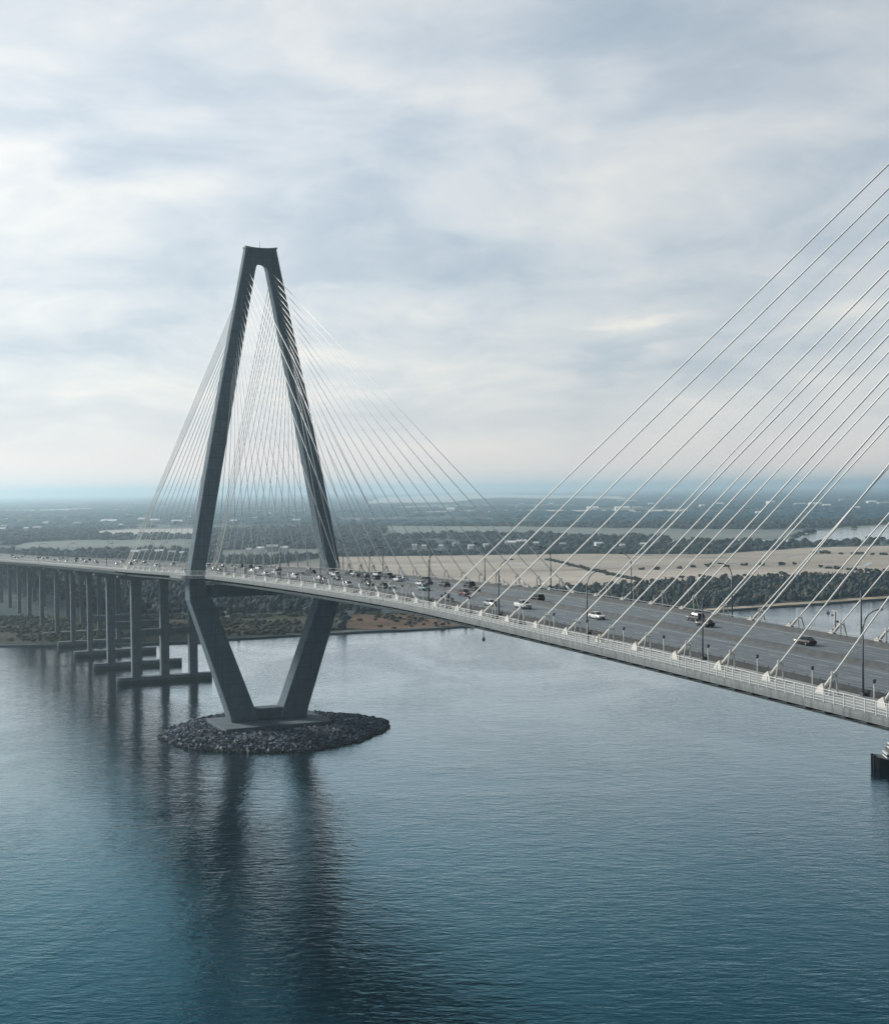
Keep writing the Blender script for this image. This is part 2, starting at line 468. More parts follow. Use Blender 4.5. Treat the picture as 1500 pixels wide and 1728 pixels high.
PATCH = {
 'mud_flat': ([(-63, 863), (-34, 863), (7, 880), (45, 899), (80, 915), (60, 952), (-22, 978), (-67, 975)], 1.15, 'brown_mud', 2.0),
 'grass_bank': ([(-130, 822), (-97, 838), (-64, 856), (-72, 957), (-113, 981), (-144, 967), (-165, 927), (-150, 830)], 1.15, 'dark_grass', 2.0),
 'reed_flat': ([(-326, 795), (-259, 803), (-172, 802), (-140, 818), (-150, 930), (-160, 973), (-250, 981), (-420, 977), (-600, 900), (-600, 790)], 1.2, 'dark_grass', 2.0),
 'sand_bank': ([(125, 935), (184, 966), (256, 1007), (336, 1054), (480, 1122), (700, 1210), (1100, 1330), (1100, 1350), (690, 1235), (460, 1141), (330, 1068), (250, 1021), (180, 978), (120, 946)], 1.3, 'sand', 0.8),
 'dry_field': ([(-147, 1818), (7, 1812), (176, 1818), (334, 1760), (484, 1913), (618, 1953), (1500, 2100), (1300, 1600), (771, 1460), (414, 1310), (293, 1264), (225, 1244), (135, 1192), (63, 1156), (-26, 1198), (-96, 1294)], 1.3, 'dry_field', 4.0),
 'grey_field': ([(-98, 1292), (-30, 1195), (-96, 1182), (-183, 1309), (-229, 1541), (-150, 1815)], 1.4, 'grey_field', 4.0),
 'marsh': ([(-142, 3346), (198, 3138), (478, 2832), (696, 2659), (961, 3035), (906, 2863), (698, 2583), (602, 2417), (543, 2183), (373, 2213), (268, 2541), (-114, 2682)], 1.5, 'marsh_grey', 8.0),
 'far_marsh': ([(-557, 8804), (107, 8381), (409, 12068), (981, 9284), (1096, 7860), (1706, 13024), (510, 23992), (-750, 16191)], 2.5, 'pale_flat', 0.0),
 'left_field': ([(-701, 2826), (-601, 2790), (-502, 2826), (-592, 3337), (-736, 3348), (-801, 3231)], 1.5, 'pale_flat', 4.0),
 'left_marsh': ([(-663, 2177), (-476, 2044), (-365, 2053), (-446, 2511), (-690, 2592), (-749, 2495)], 1.5, 'marsh_grey', 8.0),
 'meadow': ([(-286, 1775), (-145, 1830), (-164, 2038), (-283, 2091), (-329, 2043)], 1.6, 'marsh_grey', 4.0),
 'far_meadow': ([(-2635, 7343), (-1890, 6783), (-1782, 7279), (-1459, 6459), (-1612, 7140), (-2086, 8236), (-2225, 7641), (-2956, 8237)], 2.5, 'pale_flat', 0.0),
 'wood_clearing': ([(-104, 4919), (172, 5097), (500, 4735), (841, 4857), (906, 5233), (545, 5378), (168, 5685), (-115, 5448)], 2.0, 'pale_flat', 0.0),
 'lowland': ([(-300, 6400), (-100, 6200), (200, 6700), (500, 6300), (800, 6900), (300, 7500), (-200, 7300)], 2.4, 'marsh_grey', 20.0),
}
for nm, (poly, z, m, amp) in PATCH.items():
    sheet(nm, wiggle(poly, True, amp, 25.0), z, m)
def creek(name, pts, wid, z, m='water'):
    L_, R_ = [], []
    for i, p in enumerate(pts):
        a = pts[max(0, i - 1)]; c = pts[min(len(pts) - 1, i + 1)]
        dx, dy = c[0] - a[0], c[1] - a[1]; l = math.hypot(dx, dy)
        w_ = wid * (0.6 + 0.6 * random.random())
        L_.append((p[0] - dy / l * w_, p[1] + dx / l * w_)); R_.append((p[0] + dy / l * w_, p[1] - dx / l * w_))
    return sheet(name, L_ + R_[::-1], z, m)
creek('creek', [(-40 + k * 22, 1600 + 60 * math.sin(k * 0.55) + 22 * math.sin(k * 1.7) - k * 4) for k in range(34)], 3.0, 1.45)
creek('creek', [(230 + k * 16, 1700 + 45 * math.sin(k * 0.45 + 1) + 14 * math.sin(k * 2.1)) for k in range(30)], 2.2, 1.5)
creek('creek', [(-120 + k * 40, 2950 + 120 * math.sin(k * 0.6) - k * 12) for k in range(22)], 6.0, 1.75)
rv = [(543, 2183), (592, 2359), (679, 2555), (906, 2863), (1651, 3400), (2400, 3300), (1600, 2515), (684, 2161), (614, 2110), (542, 2041), (361, 2143), (230, 2185), (238, 2258), (377, 2238)]
kind(sheet('river', wiggle(rv, True, 5.0, 30.0), 1.8, 'water'), 'structure', 'pale river bend beyond the fields')

def in_poly(x, y, poly):
    c = np.zeros(x.shape, bool); j = len(poly) - 1
    for i in range(len(poly)):
        xi, yi = poly[i]; xj, yj = poly[j]
        if yi != yj:
            c ^= ((yi > y) != (yj > y)) & (x < (xj - xi) * (y - yi) / (yj - yi) + xi)
        j = i
    return c
SX = np.array([p[0] for p in SHORE]); SY = np.array([p[1] for p in SHORE])
def clumps(name, label, x, y, r, h, m, sub=1, z0=1.0, jit=0.28, cut=-0.35):
    """foliage canopy: many small lumpy crowns joined, real volume each"""
    bm = bmesh.new(); bmesh.ops.create_icosphere(bm, subdivisions=sub, radius=1.0)
    bv = np.array([v.co[:] for v in bm.verts]); bf = np.array([[q.index for q in f.verts] for f in bm.faces]); bm.free()
    keep = (bv[bf].mean(1)[:, 2] > cut); bf = bf[keep]
    n = len(x)
    V = np.repeat(bv[None], n, 0) * (1 + rng.uniform(-jit, jit, (n, len(bv), 1)))
    ang = rng.uniform(0, 6.28, n); c, s = np.cos(ang)[:, None], np.sin(ang)[:, None]
    X = V[:, :, 0] * c - V[:, :, 1] * s; Y = V[:, :, 0] * s + V[:, :, 1] * c
    co = np.stack([X * r[:, None] + x[:, None], Y * r[:, None] + y[:, None], z0 + (V[:, :, 2] * 0.5 + 0.45) * h[:, None]], -1).reshape(-1, 3)
    F = (bf[None] + (np.arange(n) * len(bv))[:, None, None]).reshape(-1, 3)
    me = bpy.data.meshes.new(name)
    me.vertices.add(len(co)); me.vertices.foreach_set('co', co.ravel().astype(np.float32))
    me.loops.add(F.size); me.loops.foreach_set('vertex_index', F.ravel().astype(np.int32))
    me.polygons.add(len(F)); me.polygons.foreach_set('loop_start', np.arange(0, F.size, 3, dtype=np.int32))
    me.update(); me.validate()
    me.materials.append(MATS[m])
    return kind(put(bpy.data.objects.new(name, me)), 'stuff', label)
def scatter(n, y0, y1, power=1.0, slope=0.37):
    u = rng.uniform(0, 1, n)
    y = np.sqrt(y0 ** 2 + u * (y1 ** 2 - y0 ** 2))
    x = rng.uniform(-1, 1, n) * y * slope
    return x, y
def free(x, y, names, off=4.0):
    ok = y > np.interp(x, SX, SY) + off
    for nm in names:
        ok &= ~in_poly(x, y, PATCH[nm][0])
    ok &= ~in_poly(x, y, rv)
    return ok
ALLP = list(PATCH)
def along_viaduct(x, y, wid=32):
    dx, dy = x - MID.x, y - MID.y
    s = dx * DV.x + dy * DV.y; w = dx * NV.x + dy * NV.y
    return (np.abs(w - 2) < wid) & (s > -1400)
# near wood
x, y = scatter(25000, 820, 1900)
ok = free(x, y, ALLP, 14.0) & ~along_viaduct(x, y)
x, y = x[ok], y[ok]
r = rng.uniform(1.1, 3.4, len(x)); h = rng.uniform(2.6, 6.6, len(x)) * np.where(x < -60, 1.35, 1.0)
clumps('near_wood', 'dark winter trees massed along the far bank behind the bridge', x, y, r, h, 'canopy', 2, jit=0.36)
# light bare crowns mixed in
x, y = scatter(5200, 900, 1500)
ok = free(x, y, ALLP, 16.0) & ~along_viaduct(x, y) & (x > 60)
x, y = x[ok], y[ok]
clumps('bare_wood', 'pale bare crowns among the trees on the far bank', x, y, rng.uniform(0.9, 2.4, len(x)), rng.uniform(3.5, 7.5, len(x)), 'canopy_brown', 1, jit=0.45)
# low scrub on the near flats
x, y = scatter(9000, 790, 990)
ok = (y > np.interp(x, SX, SY) + 1.5) & (in_poly(x, y, PATCH['reed_flat'][0]) | in_poly(x, y, PATCH['grass_bank'][0]) | (in_poly(x, y, PATCH['mud_flat'][0]) & (rng.uniform(0, 1, len(x)) < 0.25)))
ok &= (np.sin(x * 0.05 + y * 0.03) + np.sin(y * 0.11 - x * 0.02) + rng.uniform(-1, 1, len(x)) > 0.1)
x, y = x[ok], y[ok]
clumps('bank_scrub', 'rough dark scrub on the low far bank under the bridge', x, y, rng.uniform(0.7, 2.6, len(x)), rng.uniform(0.7, 2.6, len(x)), 'shrub_dark', 1, z0=1.1)
x, y = scatter(17000, 1800, 3300)
ok = free(x, y, ALLP, 20.0) & ~along_viaduct(x, y)
# leave irregular glades
gl = np.sin(x * 0.013 + np.sin(y * 0.006) * 2) * np.sin(y * 0.009 + x * 0.004) > 0.5
ok &= ~gl
x, y = x[ok], y[ok]
clumps('middle_wood', 'belt of trees between the dry field and the marsh', x, y, rng.uniform(2.5, 8.5, len(x)), rng.uniform(3, 11, len(x)), 'canopy', 1)
x, y = scatter(17000, 3300, 8500)
ok = free(x, y, ALLP, 20.0)
gl = np.sin(x * 0.0041 + np.sin(y * 0.0019) * 2) * np.sin(y * 0.0035 + x * 0.001) > 0.42
ok &= ~gl
x, y = x[ok], y[ok]
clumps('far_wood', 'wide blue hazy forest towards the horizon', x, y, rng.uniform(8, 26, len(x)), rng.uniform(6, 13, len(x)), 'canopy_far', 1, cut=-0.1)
x, y = scatter(15000, 8500, 34000)
ok = free(x, y, ALLP, 20.0)
x, y = x[ok], y[ok]
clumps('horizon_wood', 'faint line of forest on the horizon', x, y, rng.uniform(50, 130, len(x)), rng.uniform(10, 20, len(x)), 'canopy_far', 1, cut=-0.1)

# ================================================================== ROCK ISLAND AT THE TOWER
def isl_pts(sc=1.0, n=64):
    out = []
    for i in range(n):
        a = 2 * math.pi * i / n
        cx, cy = math.cos(a), math.sin(a)
        e = 1.25
        wv = 44 * sc * math.copysign(abs(cx) ** 1.0, cx)
        sv = 42 * sc * math.copysign(abs(cy) ** e, cy)
        out.append((wv, sv))
    return out
def isl_q(w, s):
    a_ = np.arctan2(s, w)
    ww = np.where(w < 0, np.abs(w) / 44.5, np.abs(w) / 39.0) * (1 + 0.03 * np.sin(5 * a_ + 1) + 0.02 * np.sin(11 * a_))
    e = np.where(w < 0, 1.35, 1.7)
    return ww ** e + (np.abs(s) / 42.0) ** 1.8
def island_height(w, s):
    return np.clip((1 - isl_q(w, s)) * 8.0, -1.5, 2.7)
ISL_S = -193.0
isl = thing('rock_island', 'low oval island of grey boulders round the foot of the tower', 'island', (0, 0, 0))
mb = MB(); G_ = 44
vv = []; 
for i in range(G_ + 1):
    for j in range(G_ + 1):
        wv = -54 + 102 * i / G_; sv = -46 + 92 * j / G_
        z = float(island_height(np.array(wv), np.array(sv)))
        p = W(ISL_S + sv, wv, z - 0.3)
        vv.append(p)
ff = [(i * (G_ + 1) + j, (i + 1) * (G_ + 1) + j, (i + 1) * (G_ + 1) + j + 1, i * (G_ + 1) + j + 1) for i in range(G_) for j in range(G_)]
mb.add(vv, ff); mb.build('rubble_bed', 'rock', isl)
n = 24000
wv = rng.uniform(-50, 45, n); sv = rng.uniform(-43, 43, n)
q_ = isl_q(wv, sv)
ok = (q_ < 1.0) & ~((np.abs(wv) < 19.8) & (sv + 4.75 > -10.8) & (sv + 4.75 < 16.9))
wv, sv = wv[ok], sv[ok]
zz = island_height(wv, sv)
bx = MID.x + DV.x * (ISL_S + sv) + NV.x * wv; by = MID.y + DV.y * (ISL_S + sv) + NV.y * wv
r = rng.uniform(0.25, 0.62, len(wv)) * rng.choice([0.8, 1, 1, 1.3, 2.0], len(wv))
bm = bmesh.new(); bmesh.ops.create_icosphere(bm, subdivisions=1, radius=1.0)
bv = np.array([v.co[:] for v in bm.verts]); bf = np.array([[q.index for q in f.verts] for f in bm.faces]); bm.free()
V = np.repeat(bv[None], len(r), 0) * (1 + rng.uniform(-0.4, 0.35, (len(r), len(bv), 1))) * np.stack([rng.uniform(.7, 1.3, len(r)), rng.uniform(.7, 1.3, len(r)), rng.uniform(.5, 1.0, len(r))], -1)[:, None, :]
co = (V * r[:, None, None] + np.stack([bx, by, zz + 0.1], -1)[:, None, :]).reshape(-1, 3)
F = (bf[None] + (np.arange(len(r)) * len(bv))[:, None, None]).reshape(-1, 3)
me = bpy.data.meshes.new('boulders'); me.from_pydata(co.tolist(), [], F.tolist()); me.materials.append(MATS['rock'])
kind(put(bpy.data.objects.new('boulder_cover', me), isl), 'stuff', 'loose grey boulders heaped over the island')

# ================================================================== THE CABLE STAYED BRIDGE
bridge = thing('cable_stayed_bridge', 'long cable-stayed bridge with diamond concrete towers and white fan cables across the river', 'bridge', (MID.x, MID.y, 0), BRZ)

def tower(s0, nm='bridge_tower'):
    t = bpy.data.objects.new(nm, None); put(t, bridge)
    t.location = BL(s0, 0, 0)
    # sections: z, w_in, w_out, half thickness along the bridge; each leg runs from the foot to the head
    SEC = [(4.2, 4.3, 13.9, 4.0), (8.3, 5.2, 14.9, 3.9), (48.6, 20.2, 28.3, 3.4), (53.2, 22.6, 28.5, 3.3),
           (61.0, 22.2, 27.6, 3.2), (94.0, 16.0, 21.6, 2.8), (127.0, 9.8, 15.2, 2.4), (160.0, 3.5, 8.5, 2.0), (167.0, 2.15, 7.1, 1.9), (174.3, 0.75, 5.7, 1.8)]
    for sg in (1, -1):
        mb = MB(); rings = []
        for z, wi, wo, th in SEC:
            ch = 0.25
            loop = [(-th, wi + ch), (-th + ch, wi), (th - ch, wi), (th, wi + ch), (th, wo - ch), (th - ch, wo), (-th + ch, wo), (-th, wo - ch)]
            rings.append([(a, -sg * b, z) for a, b in loop])
        mb.loft(rings)
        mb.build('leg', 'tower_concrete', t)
    # arched head joining the legs
    mb = MB(); N = 15
    for i in range(N):
        a0 = -2.2 + 4.4 * i / N; a1 = -2.2 + 4.4 * (i + 1) / N
        def lo(w): return 168.9 - 2.2 * (1 - math.sqrt(max(0.0, 1 - (abs(w) / 2.2) ** 2.4)))
        def hi(w): return 174.298
        th = 1.78
        mb.hexa([(-th, a0, lo(a0)), (th, a0, lo(a0)), (th, a1, lo(a1)), (-th, a1, lo(a1)), (-th, a0, hi(a0)), (th, a0, hi(a0)), (th, a1, hi(a1)), (-th, a1, hi(a1))])
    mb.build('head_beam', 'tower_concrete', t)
    mb = MB(); N = 12
    for i in range(N):
        a0 = -5.9 + 11.8 * i / N; a1 = -5.9 + 11.8 * (i + 1) / N
        def tp(w): return 174.32 - 0.0 + (0.45 if abs(w) > 5.5 else 0.45)
        z0, z1 = 174.305, 174.31
        h0 = 174.5 + 0.5 * (abs(a0) / 5.9) ** 2; h1 = 174.5 + 0.5 * (abs(a1) / 5.9) ** 2
        mb.hexa([(-1.95, a0, z0), (1.95, a0, z0), (1.95, a1, z0), (-1.95, a1, z0), (-1.95, a0, h0), (1.95, a0, h0), (1.95, a1, h1), (-1.95, a1, h1)])
    mb.build('coping', 'walk_concrete', t)
    MB().tube([(0, 0, 174.4), (0, 0, 177.2)], [0.09, 0.03], 6).build('lightning_rod', 'lamp_dark', t)
    # beam under the deck
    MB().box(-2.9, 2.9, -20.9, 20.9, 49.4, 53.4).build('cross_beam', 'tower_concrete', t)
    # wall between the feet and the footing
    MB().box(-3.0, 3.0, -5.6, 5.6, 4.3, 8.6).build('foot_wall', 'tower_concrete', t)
    mb = MB(); mb.box(-10.5, 16.5, -19.5, 19.5, -2.0, 4.4)
    mb.build('footing', 'pier_concrete', t)
    return t
tower_l = tower(-LA)
tower_r = tower(LB)

SP = 12.062; GAP = 10.93
def anchor_s(i): return GAP / 2 + i * SP
TOPZ, TOPD = 164.9, 2.55
def leg_attach(i, sg): return (4.5 + 0.19 * TOPD * i) * sg
def stay(i, sg, tower_s, direction, s_anchor, parts):
    """direction: +1 = cable leaves the tower towards +s"""
    w = 20.9 if sg > 0 else -20.3
    a = Vector(BL(s_anchor, w, zd(s_anchor) + 0.55)); zt = TOPZ - TOPD * i
    b = Vector(BL(tower_s + direction * (1.95 + i * 0.03), leg_attach(i, sg), zt))
    c = bpy.data.objects.new('stay_cable', None)
    d = (b - a); L = d.length; u = d.normalized()
    c.location = a; put(c, bridge)
    o = MB().tube([u * 3.2, u * (L * 0.5) + Vector((0, 0, -0.25)), d], (0.125 if s_anchor > 0 else 0.11), 8).build('strand', 'cable_white', c, True)
    MB().tube([u * -0.4, u * 3.2, u * 3.6], [0.26, 0.24, 0.16], 8).build('anchor_pipe', 'anchor_paint', c, True)
    hd = Vector((-direction, 0, 0)) if True else None   # from anchor away from tower
    hx = direction
    # wedge-shaped anchor block at deck level (towards midspan)
    mb = MB()
    mb.hexa([(-1.4 * -hx if False else hx * 1.2, -0.45, -0.5), (hx * 1.2, 0.45, -0.5), (-hx * 1.0, 0.45, -0.5), (-hx * 1.0, -0.45, -0.5),
             (hx * 0.7, -0.30, 0.45), (hx * 0.7, 0.30, 0.45), (-hx * 0.2, 0.30, 0.95), (-hx * 0.2, -0.30, 0.95)])
    mb.build('anchor_block', 'anchor_paint', c)
    if parts:
        hgt = 3.0 if i < 4 else 2.3
        th = (hgt + 0.1) / u.z
        q = u * th
        mb = MB()
        n_ = 12
        yv = Vector((0, 1, 0)); xv = u.cross(yv).normalized()
        ring = [q + (yv * math.cos(2 * math.pi * k / n_) + xv * math.sin(2 * math.pi * k / n_)) * 0.42 for k in range(n_ + 1)]
        MB().tube(ring, 0.09, 6).build('damper_ring', 'anchor_paint', c, True)
        for sy in (-1, 1):
            fx = -hx * (0.5 if i < 4 else 0.3)
            MB().tube([q + Vector((0.0, sy * 0.34, -0.1)), Vector((q.x + fx * 0.6, sy * 0.75, -0.55))], [0.13, 0.17], 6).build('damper_post', 'anchor_paint', c)
        if i < 4:
            MB().box(min(q.x, q.x + fx) - 1.6, max(q.x, q.x + fx) + 0.4, -0.55, 0.55, -0.5, 0.25).build('damper_box', 'barrier_dark', c)
    return c
for sg in (1, -1):
    for i in range(16):
        stay(i, sg, -LA, 1, -anchor_s(i), True)
    for i in range(16):
        if i < 14 or sg > 0:
            stay(i, sg, LB, -1, anchor_s(i), True)
    for i in range(16):
        d_ = 151.5 - i * 2.6 if i < 4 else anchor_s(15 - 0) * 0 + (LA - anchor_s(i)) * 0.995
        stay(i, sg, -LA, -1, -LA - d_, False)

# deck sweep ----------------------------------------------------------
def sweep(name, s0, s1, prof, m, parent, step=6.0, zfun=zd, center=0.0):
    n = max(1, int(math.ceil((s1 - s0) / step)))
    rings = []
    for i in range(n + 1):
        s = s0 + (s1 - s0) * i / n
        rings.append([BL(s, w + center, zfun(s) + dz) for w, dz in prof])
    return MB().loft(rings).build(name, m, parent)
def rect(w0, w1, z0, z1): return [(w0, z0), (w1, z0), (w1, z1), (w0, z1)]
S0, S1 = ABUT, 262.0
def deck_parts(parent, s0, s1, main=True):
    sweep('deck_slab', s0, s1, rect(-22.0, 21.9, -0.60, -0.02), 'pier_concrete', parent)
    sweep('road_surface', s0, s1, rect(-18.1, 16.5, -0.015, 0.03), 'road_concrete', parent)
    sweep('median_barrier', s0, s1, [(-2.75, 0.034), (-1.45, 0.034), (-1.75, 0.30), (-1.9, 0.85), (-2.3, 0.85), (-2.45, 0.30)], 'barrier', parent)
    sweep('side_barrier', s0, s1, [(16.55, -0.015), (17.2, -0.015), (17.1, 0.95), (16.85, 0.95), (16.75, 0.3)], 'barrier_dark', parent)
    sweep('side_barrier', s0, s1, [(-18.8, -0.015), (-18.15, -0.015), (-18.35, 0.3), (-18.45, 0.95), (-18.7, 0.95)], 'barrier', parent)
    sweep('far_kerb', s0, s1, rect(-22.3, -21.2, -0.014, 0.35), 'fascia_concrete', parent)
    sweep('anchor_strip', s0, s1, rect(17.25, 21.85, -0.014, 0.10), 'walk_concrete', parent)
    sweep('anchor_strip', s0, s1, rect(-21.15, -18.85, -0.014, 0.10), 'walk_concrete', parent)
    sweep('walkway', s0, s1, rect(21.95, 25.95, -0.30, 0.12), 'walk_concrete', parent)
    sweep('fascia', s0, s1, [(26.0, -0.82), (26.35, -0.82), (26.45, -0.2), (26.45, 0.28), (26.0, 0.28)], 'fascia_concrete', parent)
deck_parts(bridge, S0, S1)
sweep('edge_girder', S0, S1, [(19.2, -3.1), (20.1, -3.1), (20.1, -2.95), (19.8, -2.9), (19.8, -0.85), (20.1, -0.8), (20.1, -0.61), (19.2, -0.61)], 'girder_steel', bridge)
sweep('edge_girder', S0, S1, [(-20.1, -3.1), (-19.2, -3.1), (-19.2, -0.61), (-20.1, -0.61)], 'girder_steel', bridge)
s = S0 + 2.0
fb = MB().loft([[(-0.18, -25.7, -0.7), (0.18, -25.7, -0.7), (0.18, -25.7, -1.3), (-0.18, -25.7, -1.3)],
                [(-0.18, -19.2, -0.62), (0.18, -19.2, -0.62), (0.18, -19.2, -2.6), (-0.18, -19.2, -2.6)],
                [(-0.18, 19.2, -0.62), (0.18, 19.2, -0.62), (0.18, 19.2, -2.6), (-0.18, 19.2, -2.6)]]).mesh('floor_beam', 'dark_steel')
while s < S1 - 1:
    o = put(bpy.data.objects.new('floor_beam', fb), bridge)
    o.location = (s, 0, zd(s)); s += 4.02 if s > -120 else 8.04
# lane markings as thin sheets
def dashes(w, s0, s1, on=3.0, off=9.0, ww=0.16, parent=bridge, name='lane_marking'):
    mb = MB(); s = s0
    while s < s1:
        e = min(s + on, s1)
        a, b = [BL(s, w - ww / 2, zd(s) + 0.036), BL(s, w + ww / 2, zd(s) + 0.036)], [BL(e, w - ww / 2, zd(e) + 0.036), BL(e, w + ww / 2, zd(e) + 0.036)]
        mb.add([a[0], a[1], b[1], b[0]], [(0, 1, 2, 3)]); s += on + off
    return kind(mb.build(name, 'road_paint', parent), 'stuff')
def edge_line(w, s0, s1, parent=bridge):
    return kind(sweep('edge_line', s0, s1, rect(w - 0.09, w + 0.09, 0.031, 0.037), 'road_paint', parent), 'stuff')
LANES = [15.0, 11.4, 7.8, 4.2, 0.6]
for w in (11.4, 7.8, 4.2, -7.4, -11.0, -14.6):
    dashes(w, -1000, S1)
for w in (14.9, 0.7, -3.9, -17.4):
    edge_line(w, -1000, S1)

# walkway railing: bays with posts and rails
PG = MB().box(-0.06, 0.06, -0.06, 0.06, 0.0, 1.75).mesh('post', 'rail_paint')
def rail_bay(s0, s1, w, fine, parent, zoff=0.28, wf=None):
    o = bpy.data.objects.new('railing_bay', None); put(o, parent)
    o.location = BL(s0, w, zd(s0) + zoff)
    sl = zd(s1) - zd(s0)
    L_ = s1 - s0
    for k, z in enumerate((0.25, 0.62, 0.99, 1.36, 1.72)):
        MB().tube([(0, 0, z), (L_, 0, z + sl)], 0.045 if k == 4 else 0.03, 6).build('rail', 'rail_paint', o)
    n = int(round(L_ / 2.01))
    for k in range(n):
        p = put(bpy.data.objects.new('post', PG), o)
        p.location = (k * L_ / n, 0, sl * k / n)
def rail_joined(s0, s1, w, parent, zoff=0.28, name='railing_run', pitch=2.0):
    mb = MB(); n = int((s1 - s0) / pitch)
    for k in range(n + 1):
        s = s0 + (s1 - s0) * k / n
        x, y, z = BL(s, w, zd(s) + zoff)
        mb.box(x - 0.05, x + 0.05, y - 0.05, y + 0.05, z, z + 1.72)
    for z in (0.25, 0.62, 0.99, 1.36, 1.72):
        pts = [BL(s0 + (s1 - s0) * k / 60, w, zd(s0 + (s1 - s0) * k / 60) + zoff + z) for k in range(61)]
        mb.tube(pts, 0.035, 4)
    return kind(mb.build(name, 'rail_paint', parent), 'stuff')
s = -24.0
while s < 240:
    rail_bay(s, s + 12.06, 26.2, True, bridge); s += 12.06
PLAT0, PLAT1 = -215.0, -181.0
rail_joined(PLAT1, -24.0, 26.2, bridge)
rail_joined(ABUT, PLAT0, 26.2, bridge)
# barrier rail on the far side and by the road
def low_rail(s0, s1, w, parent, h0=0.95, name='barrier_rail', m='lamp_dark'):
    mb = MB(); n = int((s1 - s0) / 3.0)
    for k in range(n + 1):
        s = s0 + (s1 - s0) * k / n
        x, y, z = BL(s, w, zd(s) + h0)
        mb.box(x - 0.05, x + 0.05, y - 0.05, y + 0.05, z, z + 0.38)
    pts = [BL(s0 + (s1 - s0) * k / 80, w, zd(s0 + (s1 - s0) * k / 80) + h0 + 0.38) for k in range(81)]
    mb.tube(pts, 0.06, 4)
    return kind(mb.build(name, m, parent), 'stuff')
low_rail(S0, S1, 17.0, bridge)
low_rail(S0, S1, -18.6, bridge, m='girder_steel')
# balcony of the walkway round the outer side of the tower leg
zc_ = lambda s: zd(s)
def bal_w(s):
    t = min(1.0, max(0.0, (s - PLAT0) / 7.0), max(0.0, (PLAT1 - s) / 7.0))
    return 26.5 + 5.6 * t
mb = MB(); rings = []
for k in range(18):
    s = PLAT0 + (PLAT1 - PLAT0) * k / 17
    rings.append([BL(s, 26.47, zd(s) - 0.5), BL(s, bal_w(s) + 0.02, zd(s) - 0.5), BL(s, bal_w(s) + 0.02, zd(s) + 0.14), BL(s, 26.47, zd(s) + 0.14)])
mb.loft(rings).build('tower_balcony', 'walk_concrete', bridge)
mb = MB(); rings = []
for k in range(18):
    s = PLAT0 + (PLAT1 - PLAT0) * k / 17
    rings.append([BL(s, bal_w(s) + 0.03, zd(s) - 0.8), BL(s, bal_w(s) + 0.35, zd(s) - 0.8), BL(s, bal_w(s) + 0.35, zd(s) + 0.3), BL(s, bal_w(s) + 0.03, zd(s) + 0.3)])
mb.loft(rings).build('balcony_fascia', 'fascia_concrete', bridge)
mb = MB()
for k in range(18):
    s = PLAT0 + (PLAT1 - PLAT0) * k / 17
    x, y, z = BL(s, bal_w(s) + 0.2, zd(s) + 0.3); mb.box(x - .05, x + .05, y - .05, y + .05, z, z + 1.7)
for zz_ in (0.25, 0.62, 0.99, 1.36, 1.7):
    mb.tube([BL(PLAT0 + (PLAT1 - PLAT0) * k / 17, bal_w(PLAT0 + (PLAT1 - PLAT0) * k / 17) + 0.2, zd(PLAT0 + (PLAT1 - PLAT0) * k / 17) + 0.3 + zz_) for k in range(18)], 0.035, 4)
kind(mb.build('balcony_railing', 'rail_paint', bridge), 'stuff')
# navigation light hung under the edge of the span
nv = bpy.data.objects.new('navigation_light', None); put(nv, bridge); nv.location = BL(43.0, 26.9, zd(43.0) - 1.0)
MB().tube([(0, 0.45, 0.3), (0, 0, 0.1), (0, -0.3, -0.5), (0, -0.25, -1.6)], 0.06, 6).build('bracket', 'lamp_dark', nv)
MB().tube([(0, -0.25, -1.5), (0, -0.25, -1.75), (0, -0.25, -2.3), (0, -0.25, -2.45)], [0.12, 0.3, 0.3, 0.1], 8).build('lantern', 'lamp_dark', nv)

# ================================================================== APPROACH VIADUCT
via = thing('approach_viaduct', 'long concrete approach viaduct on rows of tall slender piers left of the tower', 'viaduct', (MID.x, MID.y, 0), BRZ)
V0, V1 = -1380.0, ABUT - 0.05
deck_parts(via, V0, V1)
for w in (-17.0, -9.5, -2.0, 5.5, 13.0, 20.5):
    sweep('girder', V0, V1, [(w - 0.45, -2.9), (w + 0.45, -2.9), (w + 0.45, -2.65), (w + 0.14, -2.55), (w + 0.14, -0.61), (w - 0.14, -0.61), (w - 0.14, -2.55), (w - 0.45, -2.65)], 'girder_steel', via, 12.0)
rail_joined(V0, V1, 26.2, via, pitch=3.0)
low_rail(V0, V1, 17.0, via)
low_rail(V0, V1, -18.6, via, m='girder_steel')
PS = [-348.0, -408.0, -467.0, -522.0, -581.0, -645.0, -705.0, -760.0, -815.0, -870.0, -930.0, -990.0, -1050.0, -1110.0, -1170.0, -1230.0, -1290.0]
